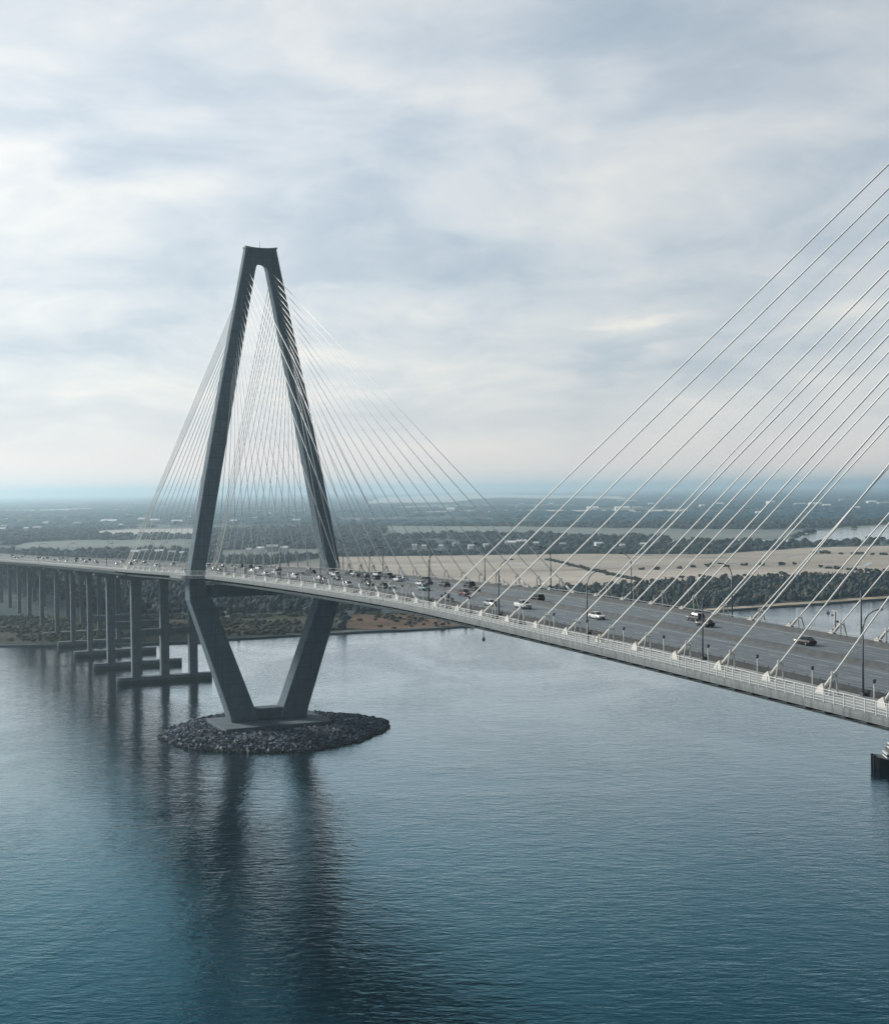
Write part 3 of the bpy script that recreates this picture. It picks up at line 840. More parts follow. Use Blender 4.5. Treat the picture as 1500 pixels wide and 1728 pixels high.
for k, s in enumerate(PS):
    p = bpy.data.objects.new('pier', None); put(p, via)
    p.location = BL(s, 3.3, 0)
    zt = zd(s) - 2.92
    for w in ((13.2, 0.0, -13.2) if k < 2 else (13.2, -12.3)):
        hw, hs = (1.9, 1.7) if k < 2 else (1.25, 1.2)
        MB().loft([[(-hs, -w - hw, -1), (hs, -w - hw, -1), (hs, -w + hw, -1), (-hs, -w + hw, -1)],
                   [(-hs, -w - hw, zt - 2.2), (hs, -w - hw, zt - 2.2), (hs, -w + hw, zt - 2.2), (-hs, -w + hw, zt - 2.2)]]).build('column', 'pier_concrete', p)
    MB().loft([[(-1.9, -21, zt - 0.9), (1.9, -21, zt - 0.9), (1.9, -21, zt), (-1.9, -21, zt)],
               [(-1.9, -15.4, zt - 2.19), (1.9, -15.4, zt - 2.19), (1.9, -15.4, zt), (-1.9, -15.4, zt)],
               [(-1.9, 15.4, zt - 2.19), (1.9, 15.4, zt - 2.19), (1.9, 15.4, zt), (-1.9, 15.4, zt)],
               [(-1.9, 21, zt - 0.9), (1.9, 21, zt - 0.9), (1.9, 21, zt), (-1.9, 21, zt)]]).build('cap_beam', 'pier_concrete', p)
    if k < 5:
        if k < 3:
            zs = 21.5 - k * 1.5
            for a, b in (((-11.25, -1.95), (1.95, 11.25)) if k < 2 else ((-11.9, 11.0),)):
                MB().box(-1.2, 1.2, a, b, zs, zs + 3.0).build('strut', 'pier_concrete', p)
        # waterline footing with rounded ends
        pts = []
        for q in range(14):
            a = math.pi * (q / 13) - math.pi / 2
            pts.append((2.6 * math.sin(a), 19.5 + 2.6 * math.cos(a)))
        for q in range(14):
            a = math.pi * (q / 13) + math.pi / 2
            pts.append((2.6 * math.sin(a), -19.5 + 2.6 * math.cos(a)))
        MB().loft([[(x, y, -1.5) for x, y in pts], [(x, y, 3.0) for x, y in pts]]).build('footing', 'pier_concrete', p)
# ================================================================== STREET LAMPS, WALKWAY LAMPS
def bridge_place(s, w, dz=0.0):
    return W(s, w, zd(s) + dz)
def make_lamp():
    t = thing('street_lamp', 'tall dark road lamp with a curved arm', 'street lamp')
    MB().box(-0.28, 0.28, -0.28, 0.28, 0.0, 0.5).build('base', 'lamp_dark', t)
    MB().tube([(0, 0, 0.4), (0, 0, 5), (0, 0, 9.2)], [0.15, 0.13, 0.11], 8).build('pole', 'lamp_dark', t, True)
    pts = [(0, 0, 9.2)] + [(0, 0.1 + 2.6 * (1 - math.cos(a)), 9.2 + 2.4 * math.sin(a)) for a in [math.radians(x) for x in (12, 30, 50, 70, 86)]]
    MB().tube(pts, [0.11, 0.10, 0.09, 0.08, 0.075, 0.07], 8).build('arm', 'lamp_dark', t, True)
    MB().loft([[(-.16, 2.4, 11.55), (.16, 2.4, 11.55), (.16, 2.4, 11.72), (-.16, 2.4, 11.72)], [(-.22, 3.0, 11.5), (.22, 3.0, 11.5), (.18, 3.0, 11.78), (-.18, 3.0, 11.78)], [(-.12, 3.5, 11.55), (.12, 3.5, 11.55), (.10, 3.5, 11.7), (-.10, 3.5, 11.7)]]).build('lamp_head', 'lamp_dark', t)
    return t
lamp0 = make_lamp()
near_l = [142.4, 104.5, 67.4, 30.5, -6.5, -45.0, -84.0, -122.0, -160.0]
far_l = [99.0, 61.0, 23.0, -15.0, -53.0, -91.0, -129.0, -167.0]
def ordn(k):
    a = ['first', 'second', 'third', 'fourth', 'fifth', 'sixth', 'seventh', 'eighth', 'ninth', 'tenth', 'eleventh', 'twelfth', 'thirteenth', 'fourteenth', 'fifteenth', 'sixteenth', 'seventeenth', 'eighteenth', 'nineteenth']
    tens = ['', '', 'twent', 'thirt', 'fort', 'fift', 'sixt', 'sevent']
    if k < 19: return a[k]
    n = k + 1
    return tens[n // 10] + ('ieth' if n % 10 == 0 else 'y-' + a[n % 10 - 1])
ORD = ['first', 'second', 'third', 'fourth', 'fifth', 'sixth', 'seventh', 'eighth', 'ninth', 'tenth', 'eleventh', 'twelfth', 'thirteenth', 'fourteenth', 'fifteenth', 'sixteenth', 'seventeenth', 'eighteenth', 'nineteenth', 'twentieth']
GL = 'tall road lamps along the bridge'
for k, s in enumerate(near_l):
    lab = f'tall dark road lamp on the near roadside, {ORD[k]} from the right edge' if k else 'tall dark road lamp nearest the camera, on the near roadside at the right edge'
    if k == 0:
        lamp0.location = bridge_place(s, 17.55, 0.09); lamp0.rotation_euler = (0, 0, BRZ); lamp0['label'] = lab; lamp0['group'] = GL
    else:
        dup(lamp0, bridge_place(s, 17.55, 0.09), BRZ, lab, GL)
for k, s in enumerate(far_l):
    dup(lamp0, bridge_place(s, -19.2, 0.09), BRZ + math.pi, f'tall dark road lamp on the far roadside, {ORD[k]} from the right edge', GL)
vl = [-230, -290, -350, -410, -470, -530, -590, -650, -720, -790, -860]
for k, s in enumerate(vl):
    dup(lamp0, bridge_place(s, 17.55 if k % 2 else -19.2, 0.09), BRZ + (0 if k % 2 else math.pi), f'small far road lamp on the left roadway, {ORD[k]} leftwards from the tower', GL)
def make_walk_lamp():
    t = thing('walkway_lamp', 'short pale lamp post with a dark head on the walkway', 'lamp post')
    MB().tube([(0, 0, 0), (0, 0, 4.0)], [0.085, 0.07], 8).build('post', 'rail_paint', t, True)
    MB().tube([(0, 0, 3.95), (0, 0, 4.1), (0, 0, 4.45), (0, 0, 4.55)], [0.10, 0.24, 0.24, 0.08], 8).build('lamp_head', 'lamp_dark', t)
    return t
wl0 = make_walk_lamp()
GW = 'small lamp posts along the walkway'
k = 0
s = 154.0
ws = []
while s > -175:
    ws.append(s); s -= 12.06 if s > -20 else 24.12
for k, s in enumerate(ws):
    lab = ('pale walkway lamp post nearest the right edge of the photo' if k == 0 else f'pale walkway lamp post, {ordn(k)} from the right edge')
    if k == 0:
        wl0.location = bridge_place(s, 25.7, 0.12); wl0['label'] = lab; wl0['group'] = GW
    else:
        dup(wl0, bridge_place(s, 25.7, 0.12), 0, lab, GW)
# camera mast on the far side
mast = thing('camera_mast', 'pale mast with two traffic cameras on the far edge of the bridge', 'mast', bridge_place(90.0, -20.9, 0.09), BRZ)
MB().tube([(0, 0, 0), (0, 0, 4.6)], 0.20, 8).build('pole', 'lamp_pale', mast, True)
MB().box(-0.9, 0.9, -0.07, 0.07, 4.6, 4.75).build('crossbar', 'lamp_pale', mast)
MB().box(-0.75, -0.35, -0.25, 0.25, 3.7, 4.05).build('camera_housing', 'lamp_dark', mast)
MB().box(0.35, 0.75, -0.25, 0.25, 2.6, 2.95).build('camera_housing', 'lamp_dark', mast)

# ================================================================== VEHICLES
def loftbox(secs, ch=0.12):
    rings = []
    for x, z0, z1, hw, ht in secs:      # ht = half width at the top
        rings.append([(x, -hw, z0 + ch), (x, -hw + ch, z0), (x, hw - ch, z0), (x, hw, z0 + ch), (x, hw, z0 + (z1 - z0) * .55), (x, ht, z1), (x, -ht, z1), (x, -hw, z0 + (z1 - z0) * .55)])
    return rings
def make_car(kindn):
    t = thing(kindn, 'car', 'car')
    if kindn == 'sedan':
        low = [(-2.3, .42, .78, .72, .62), (-2.15, .25, .92, .86, .76), (-1.3, .22, .96, .9, .8), (0.9, .22, .92, .9, .8), (1.9, .24, .80, .87, .74), (2.25, .38, .68, .74, .62)]
        gl = [(-1.75, .93, .95, .70, .70), (-1.0, .90, 1.36, .76, .58), (0.2, .90, 1.38, .76, .58), (1.05, .88, .92, .70, .70)]
        rf = [(-1.0, 1.36, 1.41, .55, .5), (-0.4, 1.38, 1.45, .57, .5), (0.2, 1.38, 1.42, .55, .5)]
        wx, wr = (-1.35, 1.4), .33
    elif kindn == 'suv':
        low = [(-2.3, .45, 1.0, .82, .74), (-2.2, .3, 1.08, .92, .82), (0.8, .3, 1.06, .94, .84), (1.9, .32, .98, .92, .8), (2.3, .45, .8, .8, .7)]
        gl = [(-2.15, 1.04, 1.12, .76, .74), (-1.85, 1.04, 1.62, .80, .64), (0.1, 1.04, 1.66, .80, .64), (0.95, 1.02, 1.08, .76, .74)]
        rf = [(-1.95, 1.62, 1.68, .6, .55), (-0.9, 1.65, 1.74, .64, .56), (0.1, 1.65, 1.70, .62, .56)]
        wx, wr = (-1.4, 1.45), .38
    else:   # pickup / van shaped
        low = [(-2.7, .5, 1.15, .9, .85), (-2.6, .35, 1.2, .96, .9), (0.9, .35, 1.2, .97, .88), (2.2, .38, 1.12, .94, .84), (2.65, .5, .95, .85, .75)]
        gl = [(-0.75, 1.16, 1.24, .82, .8), (-0.55, 1.16, 1.78, .86, .70), (0.7, 1.16, 1.8, .86, .70), (1.35, 1.16, 1.22, .82, .8)]
        rf = [(-0.6, 1.78, 1.84, .66, .6), (0.1, 1.8, 1.9, .70, .62), (0.7, 1.8, 1.86, .66, .6)]
        wx, wr = (-1.7, 1.75), .4
    b = MB().loft(loftbox(low)); b.loft(loftbox(rf, .01))
    # pillars
    zt = gl[1][2]
    for sy in (-1, 1):
        for k in (1, 2):
            x0 = gl[k][0]; x1 = gl[0 if k == 1 else 3][0]
            b.tube([(x0, sy * (gl[k][4] + .01), zt + .02), (x1, sy * (gl[0][3] + .04), gl[0][1])], .045, 4)
        b.tube([((gl[1][0] + gl[2][0]) / 2, sy * (gl[1][4] + .01), zt + .02), ((gl[1][0] + gl[2][0]) / 2, sy * (gl[1][3] + .04), gl[0][1])], .04, 4)
    b.build('body', 'car_white', t, False)
    MB().loft(loftbox(gl, .02)).build('window_glass', 'car_glass', t)
    for x in wx:
        for sy in (-1, 1):
            w = MB().tube([(x, sy * .70, wr), (x, sy * .93, wr)], wr, 14).build('wheel', 'tyre', t)
            MB().tube([(x, sy * .9, wr), (x, sy * .945, wr)], wr * .58, 10).build('rim', 'rim', w)
    fx = low[-1][0]; fz = (low[-1][1] + low[-1][2]) / 2 + .05
    rx = low[0][0]; rz = (low[0][1] + low[0][2]) / 2 + .08
    for sy in (-1, 1):
        MB().box(fx - .12, fx + .02, sy * .58 - .16, sy * .58 + .16, fz, fz + .14).build('headlight', 'headlight', t)
        MB().box(rx - .02, rx + .1, sy * .6 - .14, sy * .6 + .14, rz, rz + .16).build('taillight', 'taillight', t)
    MB().box(fx - .02, fx + .03, -.35, .35, fz - .12, fz - .0).build('grille', 'dark_steel', t)
    return t
protos = {k: make_car(k) for k in ('sedan', 'suv', 'pickup_truck')}
used = set()
def place_car(kindn, colour, s, w, label, group='vehicles crossing the bridge'):
    loc = bridge_place(s, w, 0.045)
    # near side traffic drives towards +s (to the camera), far side away
    rz = BRZ if w > -2 else BRZ + math.pi
    slope = math.atan2(zd(s + 3) - zd(s - 3), 6)
    p = protos[kindn]
    if kindn not in used:
        used.add(kindn); o = p
        o.location = loc
        for ch in o.children:
            if ch.name.startswith('body'):
                ch.material_slots[0].link = 'OBJECT'; ch.material_slots[0].material = MATS['car_' + colour]
    else:
        o = dup(p, loc, rz, label, group, {'body': 'car_' + colour})
    o.rotation_euler = (0, -slope if w > -2 else slope, rz)
    o['label'] = label; o['group'] = group
    o['category'] = {'sedan': 'car', 'suv': 'car', 'pickup_truck': 'truck'}[kindn]
CARS = [
 ('sedan', 'white', 45.0, 1.9 + .6, 'white sedan alone by the median in the middle of the near carriageway'),
 ('sedan', 'black', 96.1, -9.3, 'dark sedan with pale rear, rightmost car on the far carriageway'),
 ('suv', 'darkgrey', 57.2, -13.0, 'dark car at the back of the pair on the far carriageway'),
 ('sedan', 'black', 65.8, -9.4, 'black sedan at the front of the pair on the far carriageway'),
 ('suv', 'black', 3.5, -5.6, 'black car by the median above the white truck'),
 ('pickup_truck', 'white', 18.7, 5.9, 'white truck just below the median near midspan'),
 ('sedan', 'silver', 10.0, 9.5, 'pale car passing behind the tall cable frame left of the white truck'),
 ('suv', 'maroon', -19.3, 2.4, 'dark red car near the median at midspan'),
 ('sedan', 'black', -31.0, -5.6, 'black and white car beyond the dark red car'),
 ('suv', 'navy', -6.1, 13.1, 'dark blue car in the nearest lane close to a lamp pole'),
 ('suv', 'teal', -44.7, 2.4, 'pale teal car by the median left of the dark red car'),
 ('sedan', 'white', -66.0, -5.6, 'white sedan beside the dark cars past midspan'),
 ('suv', 'black', -80.0, -13.0, 'large black car farthest from the white sedan past midspan'),
 ('sedan', 'navy', -70.0, -9.3, 'dark blue sedan between the white sedan and the large black car'),
 ('sedan', 'white', -92.0, -9.3, 'white sedan between two cable anchors left of midspan'),
 ('sedan', 'white', -97.1, -13.0, 'white sedan with dark windows behind the big black car'),
 ('pickup_truck', 'black', -108.2, -13.0, 'big black truck with open road ahead left of midspan'),
 ('pickup_truck', 'darkgrey', -55.8, 9.5, 'dark boxy van in the near carriageway behind the cables'),
 ('suv', 'silver', -73.3, 13.1, 'silver van in the nearest lane behind the cable frames'),
 ('suv', 'black', -162.0, -13.0, 'black car just right of the far tower leg'),
 ('sedan', 'darkgrey', -152.3, -16.0, 'dark grey car in the outermost far lane right of the far tower leg'),
 ('sedan', 'black', -119.3, -9.3, 'black sedan left of the big black truck'),
 ('sedan', 'white', -139.2, -13.0, 'white car behind the anchors right of the far tower leg'),
 ('suv', 'white', -136.5, -5.6, 'white car with black hood by the median under the far tower leg'),
 ('sedan', 'white', -143.4, 6.0, 'white sedan in the near carriageway between the tower legs'),
 ('suv', 'black', -160.9, -5.6, 'black and white car by the median between the tower legs'),
 ('sedan', 'white', -164.4, 9.5, 'white car nearest the left tower leg on the near side'),
 ('sedan', 'black', -211.4, -9.3, 'black sedan on the far carriageway between the tower legs'),
 ('sedan', 'white', -204.5, 2.4, 'small white car by the median level with the towers'),
 ('suv', 'darkgrey', -262.4, -13.0, 'dark grey car farther off between the tower legs'),
 ('suv', 'black', -285.0, -16.0, 'black car on the outer far lane between the tower legs'),
 ('sedan', 'darkgrey', -224.7, 9.5, 'dark sedan just right of the left tower leg'),
 ('sedan', 'black', -88.0, 2.4, 'small black sedan by the median left of the pale teal car'),
 ('sedan', 'silver', -118.0, 6.0, 'silver sedan in the near carriageway left of midspan behind the cables'),
 ('suv', 'white', -126.0, -16.0, 'white car in the outermost far lane left of midspan'),
 ('sedan', 'black', -104.0, 9.5, 'black sedan in the near carriageway behind the left tower cables'),
 ('sedan', 'darkgrey', -58.0, -9.3, 'dark grey sedan just ahead of the white sedan past midspan'),
 ('suv', 'white', -176.0, 2.4, 'white car by the median just past the towers'),
 ('sedan', 'black', -186.0, -13.0, 'black car on the far carriageway under the cables between the tower legs'),
 ('pickup_truck', 'white', -236.0, -9.3, 'white truck on the far carriageway just beyond the tower legs'),
 ('sedan', 'black', -246.0, 6.0, 'black sedan in the near carriageway just beyond the tower legs'),
 ('suv', 'black', -50.0, -13.0, 'black car in the outer far lane past midspan'),
 ('sedan', 'white', -60.0, 6.0, 'white sedan in the near carriageway left of the dark boxy van'),
 ('sedan', 'black', -76.0, 6.0, 'black sedan ahead of the silver van in the near carriageway'),
 ('suv', 'darkgrey', -101.0, -5.6, 'dark grey car by the median left of midspan'),
 ('sedan', 'black', -112.0, 2.4, 'black sedan by the median on the near side left of midspan'),
 ('pickup_truck', 'silver', -131.0, 9.5, 'silver truck in the near carriageway left of midspan'),
 ('sedan', 'black', -127.0, -9.3, 'black sedan on the far carriageway close to the far tower leg'),
 ('sedan', 'white', -150.0, -9.3, 'white sedan on the far carriageway beside the far tower leg'),
]
for c in CARS:
    place_car(*c)
far = [(-304, -13.0, 'black'), (-374, -16, 'black'), (-316, -9.3, 'white'), (-333, -5.6, 'black'), (-383.4, -9.3, 'white'), (-466.5, -13, 'darkgrey'), (-427.6, 2.4, 'black'), (-444.2, 6.0, 'silver'),
       (-461.8, 13.1, 'black'), (-526.4, 2.4, 'black'), (-538.8, 6, 'darkgrey'), (-553.4, 9.5, 'black'), (-563.8, 13.1, 'silver'), (-643, -9.3, 'white'), (-660, 6.0, 'black'), (-690, -13.0, 'black'), (-717.6, -5.6, 'black'), (-740, 2.4, 'white'),
       (-769, -16, 'black'), (-800, -9.3, 'darkgrey'), (-827, -5.6, 'black'), (-850, 6.0, 'white'), (-866, -13.0, 'black'), (-895.5, 2.4, 'black'), (-947.6, -9.3, 'black'), (-985, -16, 'white'), (-1042, -13.0, 'black'), (-1090, -5.6, 'black'), (-350, 6.0, 'silver'), (-398, 9.5, 'white'),
       (-490, -5.6, 'white'), (-505, -16, 'black'), (-595, -5.6, 'black'), (-612, 9.5, 'white')]
far.sort(key=lambda a: -a[0])
names = {'black': 'black', 'white': 'white', 'darkgrey': 'dark grey', 'silver': 'silver'}
for k, (s, w, c) in enumerate(far):
    kk = ('sedan', 'suv', 'sedan', 'pickup_truck')[k % 4]
    side = 'far' if w < -2 else 'near'
    place_car(kk, c, s, w, f'tiny {names[c]} vehicle in the {side} carriageway left of the tower, {ordn(k)} going leftwards', 'distant traffic on the left part of the roadway')

# ================================================================== PEOPLE ON THE WALKWAY
def person(loc, rz, label, top):
    t = thing('person', label, 'person', loc, rz)
    J = [(0, 0, .95), (0, 0, 1.2), (0, 0, 1.42), (0, 0, 1.52), (0, .01, 1.66), (0, .0, 1.74),
         (0, .19, 1.40), (.03, .24, 1.14), (.10, .24, .92), (0, -.19, 1.40), (-.05, -.24, 1.14), (.02, -.26, .92),
         (0, .09, .90), (.10, .10, .50), (.02, .10, .07), (.16, .10, .03), (0, -.09, .90), (-.04, -.10, .50), (-.22, -.10, .10), (-.10, -.10, .03)]
    E = [(0, 1), (1, 2), (2, 3), (3, 4), (4, 5), (2, 6), (6, 7), (7, 8), (2, 9), (9, 10), (10, 11), (0, 12), (12, 13), (13, 14), (14, 15), (0, 16), (16, 17), (17, 18), (18, 19)]
    R = [.15, .14, .15, .06, .10, .07, .07, .05, .04, .07, .05, .04, .10, .065, .05, .045, .10, .065, .05, .045]
    me = bpy.data.meshes.new('body'); me.from_pydata(J, E, [])
    o = put(bpy.data.objects.new('body', me), t)
    md = o.modifiers.new('skin', 'SKIN')
    for i, r_ in enumerate(R):
        me.skin_vertices[0].data[i].radius = (r_, r_)
    me.skin_vertices[0].data[0].use_root = True
    o.modifiers.new('sub', 'SUBSURF').levels = 1
    me.materials.append(MATS[top])
    bm = bmesh.new(); bmesh.ops.create_uvsphere(bm, u_segments=10, v_segments=8, radius=0.118)
    mh = bpy.data.meshes.new('hair'); bm.to_mesh(mh); bm.free(); mh.materials.append(MATS['cloth_dark'])
    h_ = put(bpy.data.objects.new('hair', mh), t); h_.location = (-.02, 0, 1.72); h_.scale = (1, .9, .9)
    bm = bmesh.new(); bmesh.ops.create_uvsphere(bm, u_segments=10, v_segments=8, radius=0.095)
    mh = bpy.data.meshes.new('face'); bm.to_mesh(mh); bm.free(); mh.materials.append(MATS['skin'])
    h_ = put(bpy.data.objects.new('face', mh), t); h_.location = (.035, 0, 1.66)
    return t
bpy.context.view_layer.update()
def add_skin_layer(): pass
person(bridge_place(79.6, 24.4, 0.12), BRZ, 'left one of two people in dark clothes walking on the walkway', 'cloth_dark')
person(bridge_place(82.9, 24.2, 0.12), BRZ, 'right one of two people in dark clothes walking on the walkway', 'cloth_dark')
person(bridge_place(10.1, 24.5, 0.12), BRZ + math.pi, 'lone person in dark clothes on the walkway near midspan', 'cloth_dark')

# ================================================================== BOATS, BUOY
tug = thing('tugboat', 'black-hulled tugboat cut off by the right edge of the photo', 'boat', (141.5, 425.5, 0), math.radians(176))
def hull_sec(x, hw, z0, z1, flare=1.12):
    return [(x, -hw * .7, z0), (x, hw * .7, z0), (x, hw, z0 + 1.0), (x, hw * flare, z1), (x, -hw * flare, z1), (x, -hw, z0 + 1.0)]
MB().loft([hull_sec(-12, 3.2, -1.2, 3.0), hull_sec(-9, 4.2, -1.5, 2.9), hull_sec(4, 4.4, -1.5, 3.6), hull_sec(9, 4.0, -1.4, 4.6), hull_sec(11.6, 3.0, -1.0, 5.3), hull_sec(12.6, 2.0, -.4, 5.6)]).build('hull', 'hull_black', tug)
MB().loft([[(x, -hw, z), (x, hw, z), (x, hw, z + .12), (x, -hw, z + .12)] for x, hw, z in ((-11.5, 3.2, 3.02), (4, 4.5, 3.62), (9, 4.1, 4.62), (11.5, 3.0, 5.3))]).build('deck', 'boat_deck', tug)
for x in (12.3,):
    for sy in (-1, 1):
        MB().box(x, x + .7, sy * 1.4 - .4, sy * 1.4 + .4, -.5, 5.9).build('push_knee', 'hull_black', tug)
MB().box(-6.0, 9.2, -2.9, 2.9, 3.7, 6.9).build('deckhouse', 'boat_white', tug)
MB().box(-4.5, 9.3, -3.0, 3.0, 5.7, 6.2).build('window_band', 'car_glass', tug)
MB().box(-3.5, 8.6, -2.5, 2.5, 6.91, 8.4).build('upper_house', 'boat_deck', tug)
wh = MB().box(4.0, 8.0, -1.9, 1.9, 8.41, 10.6).build('wheelhouse', 'boat_white', tug)
MB().box(3.9, 8.1, -2.0, 2.0, 9.3, 10.1).build('window', 'car_glass', wh)
MB().tube([(-1.5, 0, 8.4), (-1.5, 0, 11.3)], [.8, .7], 12).build('funnel', 'hull_black', tug)
MB().tube([(5.0, 0, 10.6), (5.0, 0, 13.0)], [.12, .05], 6).build('mast', 'boat_white', tug)
for k in range(6):
    MB().tube([(-9 + k * 3, 4.75 + .15, 1.1), (-9 + k * 3, 4.75 + .15, 2.3)], .35, 10).build('fender', 'tyre', tug)
    MB().tube([(-9 + k * 3, -4.9, 1.1), (-9 + k * 3, -4.9, 2.3)], .35, 10).build('fender', 'tyre', tug)
tug.scale = (1, 1, 0.74); tug.location.x += 0.8
buoy = thing('buoy', 'small dark buoy in the pale creek beyond the bridge at right', 'buoy', (258, 946, 0))
MB().tube([(0, 0, -.5), (0, 0, .5), (0, 0, 1.0)], [1.2, 1.2, .5], 10).build('float', 'hull_black', buoy)
MB().tube([(0, 0, 1.0), (0, 0, 2.8)], [.35, .1], 6).build('tower', 'hull_black', buoy)

# ================================================================== TREES, SHRUBS AND SHEDS ONE CAN TELL APART
def make_tree(seed, h, r, m):
    rd = random.Random(seed)
    t = thing('bare_tree', 'tree', 'tree')
    mb = MB().tube([(0, 0, -.3), (0.05 * h, 0, h * .35), (0.03 * h, .05 * h, h * .75)], [.05 * h, .035 * h, .012 * h], 7)
    for k in range(7):
        a = rd.uniform(0, 6.28); z = h * rd.uniform(.3, .6); l = r * rd.uniform(.6, .95)
        mb.tube([(0.04 * h, 0, z), (math.cos(a) * l * .5, math.sin(a) * l * .5, z + l * .3), (math.cos(a) * l, math.sin(a) * l, z + l * .7)], [.018 * h, .012 * h, .004 * h], 5)
    mb.build('trunk', 'trunk', t)
    mb = MB()
    for k in range(340):
        a = rd.uniform(0, 6.28); u_ = rd.uniform(-1, 1); rr = rd.uniform(.45, 1.0) ** .6
        lump = 0.75 + .25 * math.sin(3 * a + seed) * math.cos(4 * u_ + seed)
        c = Vector((math.cos(a) * math.sqrt(1 - u_ * u_) * r * rr * lump, math.sin(a) * math.sqrt(1 - u_ * u_) * r * rr * lump, h * .62 + u_ * h * .38 * rr * lump))
        n_ = Vector((rd.gauss(0, 1), rd.gauss(0, 1), rd.gauss(0, 1))).normalized(); x_ = n_.orthogonal().normalized(); y_ = n_.cross(x_)
        s_ = r * rd.uniform(.07, .16)
        mb.add([c + x_ * s_, c + y_ * s_, c - x_ * s_, c - y_ * s_ * .6], [(0, 1, 2, 3)])
    mb.build('crown', m, t)
    return t
tp = [make_tree(1, 7.5, 3.4, 'canopy_brown'), make_tree(2, 6.2, 3.2, 'canopy_brown'), make_tree(3, 7, 3.0, 'shrub_dark')]
rd = random.Random(5)
edge = []
for k in range(30):
    x = 60 + k * 15.5 + rd.uniform(-5, 5)
    fy = float(np.interp(x, [63, 135, 225, 293, 414, 771], [1156, 1192, 1244, 1264, 1310, 1460])) - rd.uniform(1, 9)
    edge.append((x, fy))
for k, (x, y) in enumerate(edge):
    p = tp[k % 3]
    lab = f'bare brownish tree on the back edge of the riverside wood, {ordn(k)} from the left'
    if k < 3:
        p.location = (x, y, 1.2); p.rotation_euler = (0, 0, rd.uniform(0, 6)); p['label'] = lab; p['group'] = 'trees on the edge of the dry field'
    else:
        dup(p, (x, y, 1.2), rd.uniform(0, 6), lab, 'trees on the edge of the dry field')
SHR = [(203, 1450), (218, 1447), (245, 1463), (261, 1482), (280, 1489), (298, 1485), (320, 1503), (339, 1499), (361, 1506), (377, 1514), (221, 1311), (242, 1325), (225, 1285), (266, 1329), (283, 1326), (269, 1294), (308, 1330), (323, 1346), (391, 1432), (398, 1420), (404, 1408), (407, 1397), (410, 1386), (415, 1376), (419, 1365), (427, 1363), (389, 1454), (463, 1759), (471, 1756), (475, 1739), (486, 1721), (496, 1703), (508, 1715), (516, 1697), (529, 1694), (345, 1342), (357, 1312), (323, 1301), (282, 1274), (244, 1273)]
HED = [(122, 1663), (129, 1621), (135, 1569), (140, 1519), (147, 1484), (151, 1440), (157, 1408), (161, 1368), (166, 1340), (171, 1312), (176, 1286), (179, 1252)]
def make_shrub(seed):
    rd = random.Random(seed)
    bm = bmesh.new()
    for k in range(7):
        r_ = bmesh.ops.create_icosphere(bm, subdivisions=1, radius=rd.uniform(1.0, 2.0))
        off = Vector((rd.uniform(-2.4, 2.4), rd.uniform(-2, 2), rd.uniform(.8, 2.2)))
        for v in r_['verts']:
            v.co = v.co * rd.uniform(.75, 1.2) + off
    me = bpy.data.meshes.new('shrub'); bm.to_mesh(me); bm.free(); me.materials.append(MATS['shrub_dark'])
    return me
sm = [make_shrub(k) for k in range(4)]
SHR.sort(key=lambda p: p[0] / p[1])
cnt = {}
for k, (x, y) in enumerate(SHR):
    o = put(bpy.data.objects.new('shrub', sm[k % 4])); o.location = (x, y, 1.3); f = 0.75 + 0.5 * ((k * 37) % 10) / 10
    o.scale = (f * 1.2, f * 1.2, f * .9); o.rotation_euler = (0, 0, k)
    row = 'back' if y > 1600 else ('middle' if y > 1400 else 'front')
    cnt[row] = cnt.get(row, -1) + 1
    tag(o, f'dark round shrub in the {row} row of the dry field, {ordn(cnt[row])} from the left', 'shrub', 'shrubs scattered over the dry field')
n_ = 0
for k in range(len(HED) - 1):
    for t_ in (0, .5):
        x = HED[k][0] * (1 - t_) + HED[k + 1][0] * t_; y = HED[k][1] * (1 - t_) + HED[k + 1][1] * t_
        o = put(bpy.data.objects.new('hedge_shrub', sm[n_ % 4])); o.location = (x, y, 1.3); o.scale = (1.1, 1.6, .8); o.rotation_euler = (0, 0, n_)
        n_ += 1
        tag(o, f'dark shrub in the slanting hedge line across the field, {ordn(n_ - 1)} from its far end', 'shrub', 'shrubs of the slanting hedge line')
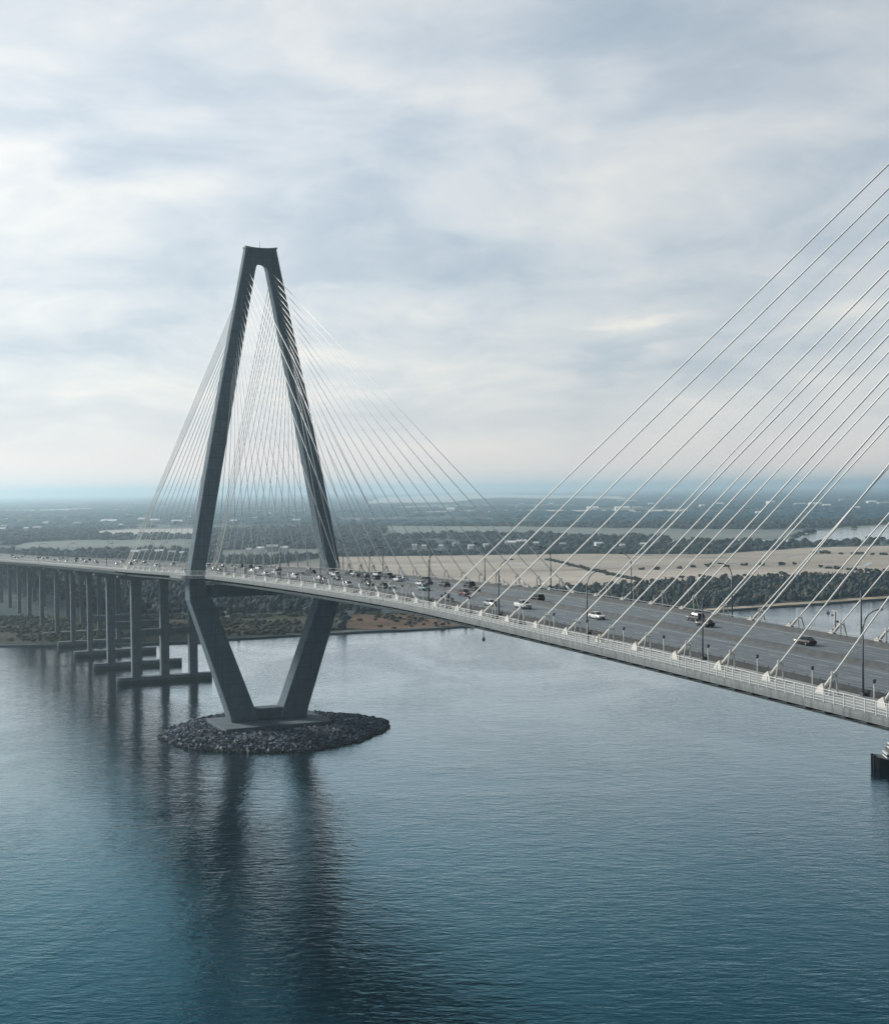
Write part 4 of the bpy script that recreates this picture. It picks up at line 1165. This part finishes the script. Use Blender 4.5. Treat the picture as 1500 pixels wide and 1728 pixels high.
SHEDS =  [((-938, 3241), 17), ((-954, 3202), 9), ((-1079, 3443), 12), ((-1001, 3176), 14), ((-1071, 3774), 10), ((-959, 3663), 14), ((-1346, 4319), 4), ((-1242, 4596), 4), ((-930, 3898), 30), ((-788, 3422), 8), ((-1107, 4899), 6), ((-879, 4081), 14), ((-805, 3904), 18), ((-709, 3727), 20), ((-794, 4349), 12), ((-416, 1886), 16), ((-410, 1918), 14), ((-386, 1895), 16), ((-361, 1856), 14), ((-342, 1835), 12), ((-256, 1948), 14), ((-246, 2001), 22), ((-224, 1958), 14), ((-268, 1916), 10), ((-558, 3718), 12), ((-549, 4058), 10), ((-598, 4797), 6), ((-391, 3700), 14), ((-43, 1984), 9), ((-29, 1961), 8), ((-5, 1955), 9), ((16, 2027), 12), ((36, 1943), 10), ((58, 1976), 9), ((96, 2045), 20), ((114, 2083), 18), ((131, 2014), 10), ((165, 1965), 12), ((216, 1970), 14), ((241, 1906), 9), ((273, 1934), 10), ((-30, 4647), 20), ((23, 5344), 16), ((-146, 5777), 12), ((184, 6207), 12), ((355, 6460), 10), ((497, 6543), 8), ((551, 5223), 22), ((651, 5143), 26), ((700, 5104), 16), ((903, 6143), 10), ((3645, 21305), 8), ((1005, 5473), 10), ((1157, 5892), 12), ((1514, 7315), 8), ((1452, 6251), 14), ((1387, 5475), 20), ((1473, 5580), 22), ((1395, 5124), 14), ((1920, 6786), 10), ((1788, 5881), 16), ((1725, 5522), 20), ((1347, 4591), 12), ((1391, 8665), 8), ((1488, 13547), 8), ((904, 4041), 10)]
SHEDS = sorted([a for a in SHEDS if a[0][1] < 15000], key=lambda a: a[0][0] / a[0][1])
cnt = {}
for k, ((x, y), wpx) in enumerate(SHEDS):
    Lx = wpx * y / 2369.0 * 0.9; D_ = min(Lx, 14 + 0.004 * y); H_ = 4.5 + 0.0015 * y
    t = thing('shed', 'shed', 'building', (x, y, 1.0), rd.uniform(-.15, .15))
    grey = (k % 3 == 1)
    MB().box(-Lx / 2, Lx / 2, -D_ / 2, D_ / 2, 0, H_).build('wall', 'shed_wall_grey' if grey else 'shed_wall', t)
    MB().add([(-Lx / 2 - .3, -D_ / 2 - .3, H_ + .01), (Lx / 2 + .3, -D_ / 2 - .3, H_ + .01), (Lx / 2 + .3, D_ / 2 + .3, H_ + .01), (-Lx / 2 - .3, D_ / 2 + .3, H_ + .01), (-Lx / 2 - .3, 0, H_ + 1.2 + D_ * .1), (Lx / 2 + .3, 0, H_ + 1.2 + D_ * .1)],
             [(0, 1, 5, 4), (3, 4, 5, 2), (0, 4, 3), (1, 2, 5), (0, 3, 2, 1)]).build('roof', 'shed_roof_grey' if grey else 'shed_roof', t)
    u_ = 750 + 2369 * x / y
    zone = 'left of tower' if u_ < 330 else ('between the tower legs' if u_ < 570 else ('behind the crossing cables' if u_ < 1000 else 'behind the right-hand cables'))
    dist = 'behind the dry field' if y < 2300 else ('in the middle distance' if y < 4500 else 'near the horizon')
    ky = (grey, wpx > 15, dist, zone); cnt[ky] = cnt.get(ky, -1) + 1
    tag(t, f'{"grey" if grey else "pale"} {"long low" if wpx > 15 else "small"} shed {dist}, {zone}, {ordn(cnt[ky])} from the left', 'building', 'pale buildings scattered through the woods')

# ================================================================== AIR
haze_m = bpy.data.materials.new('haze'); haze_m.use_nodes = True
hn = haze_m.node_tree; hn.nodes.clear()
ho = hn.nodes.new('ShaderNodeOutputMaterial'); hv = hn.nodes.new('ShaderNodeVolumePrincipled')
hv.inputs['Color'].default_value = (0.68, 0.885, 1.0, 1)
hv.inputs['Density'].default_value = HAZE_D = 1.05e-4
hv.inputs['Anisotropy'].default_value = 0.55
hn.links.new(hv.outputs[0], ho.inputs['Volume'])
hz_o = MB().box(-61000, 61000, -3500, 63000, -3.0, 179.0)
me = bpy.data.meshes.new('haze'); me.from_pydata(hz_o.v, [], hz_o.f); me.materials.append(haze_m)
bm = bmesh.new(); bm.from_mesh(me); bmesh.ops.recalc_face_normals(bm, faces=bm.faces); bm.to_mesh(me); bm.free()
kind(put(bpy.data.objects.new('haze', me)), 'stuff', 'thin bluish haze in the air over the whole landscape')
scene.cycles.volume_bounces = 2
scene.cycles.max_bounces = 8
scene.cycles.use_denoising = True
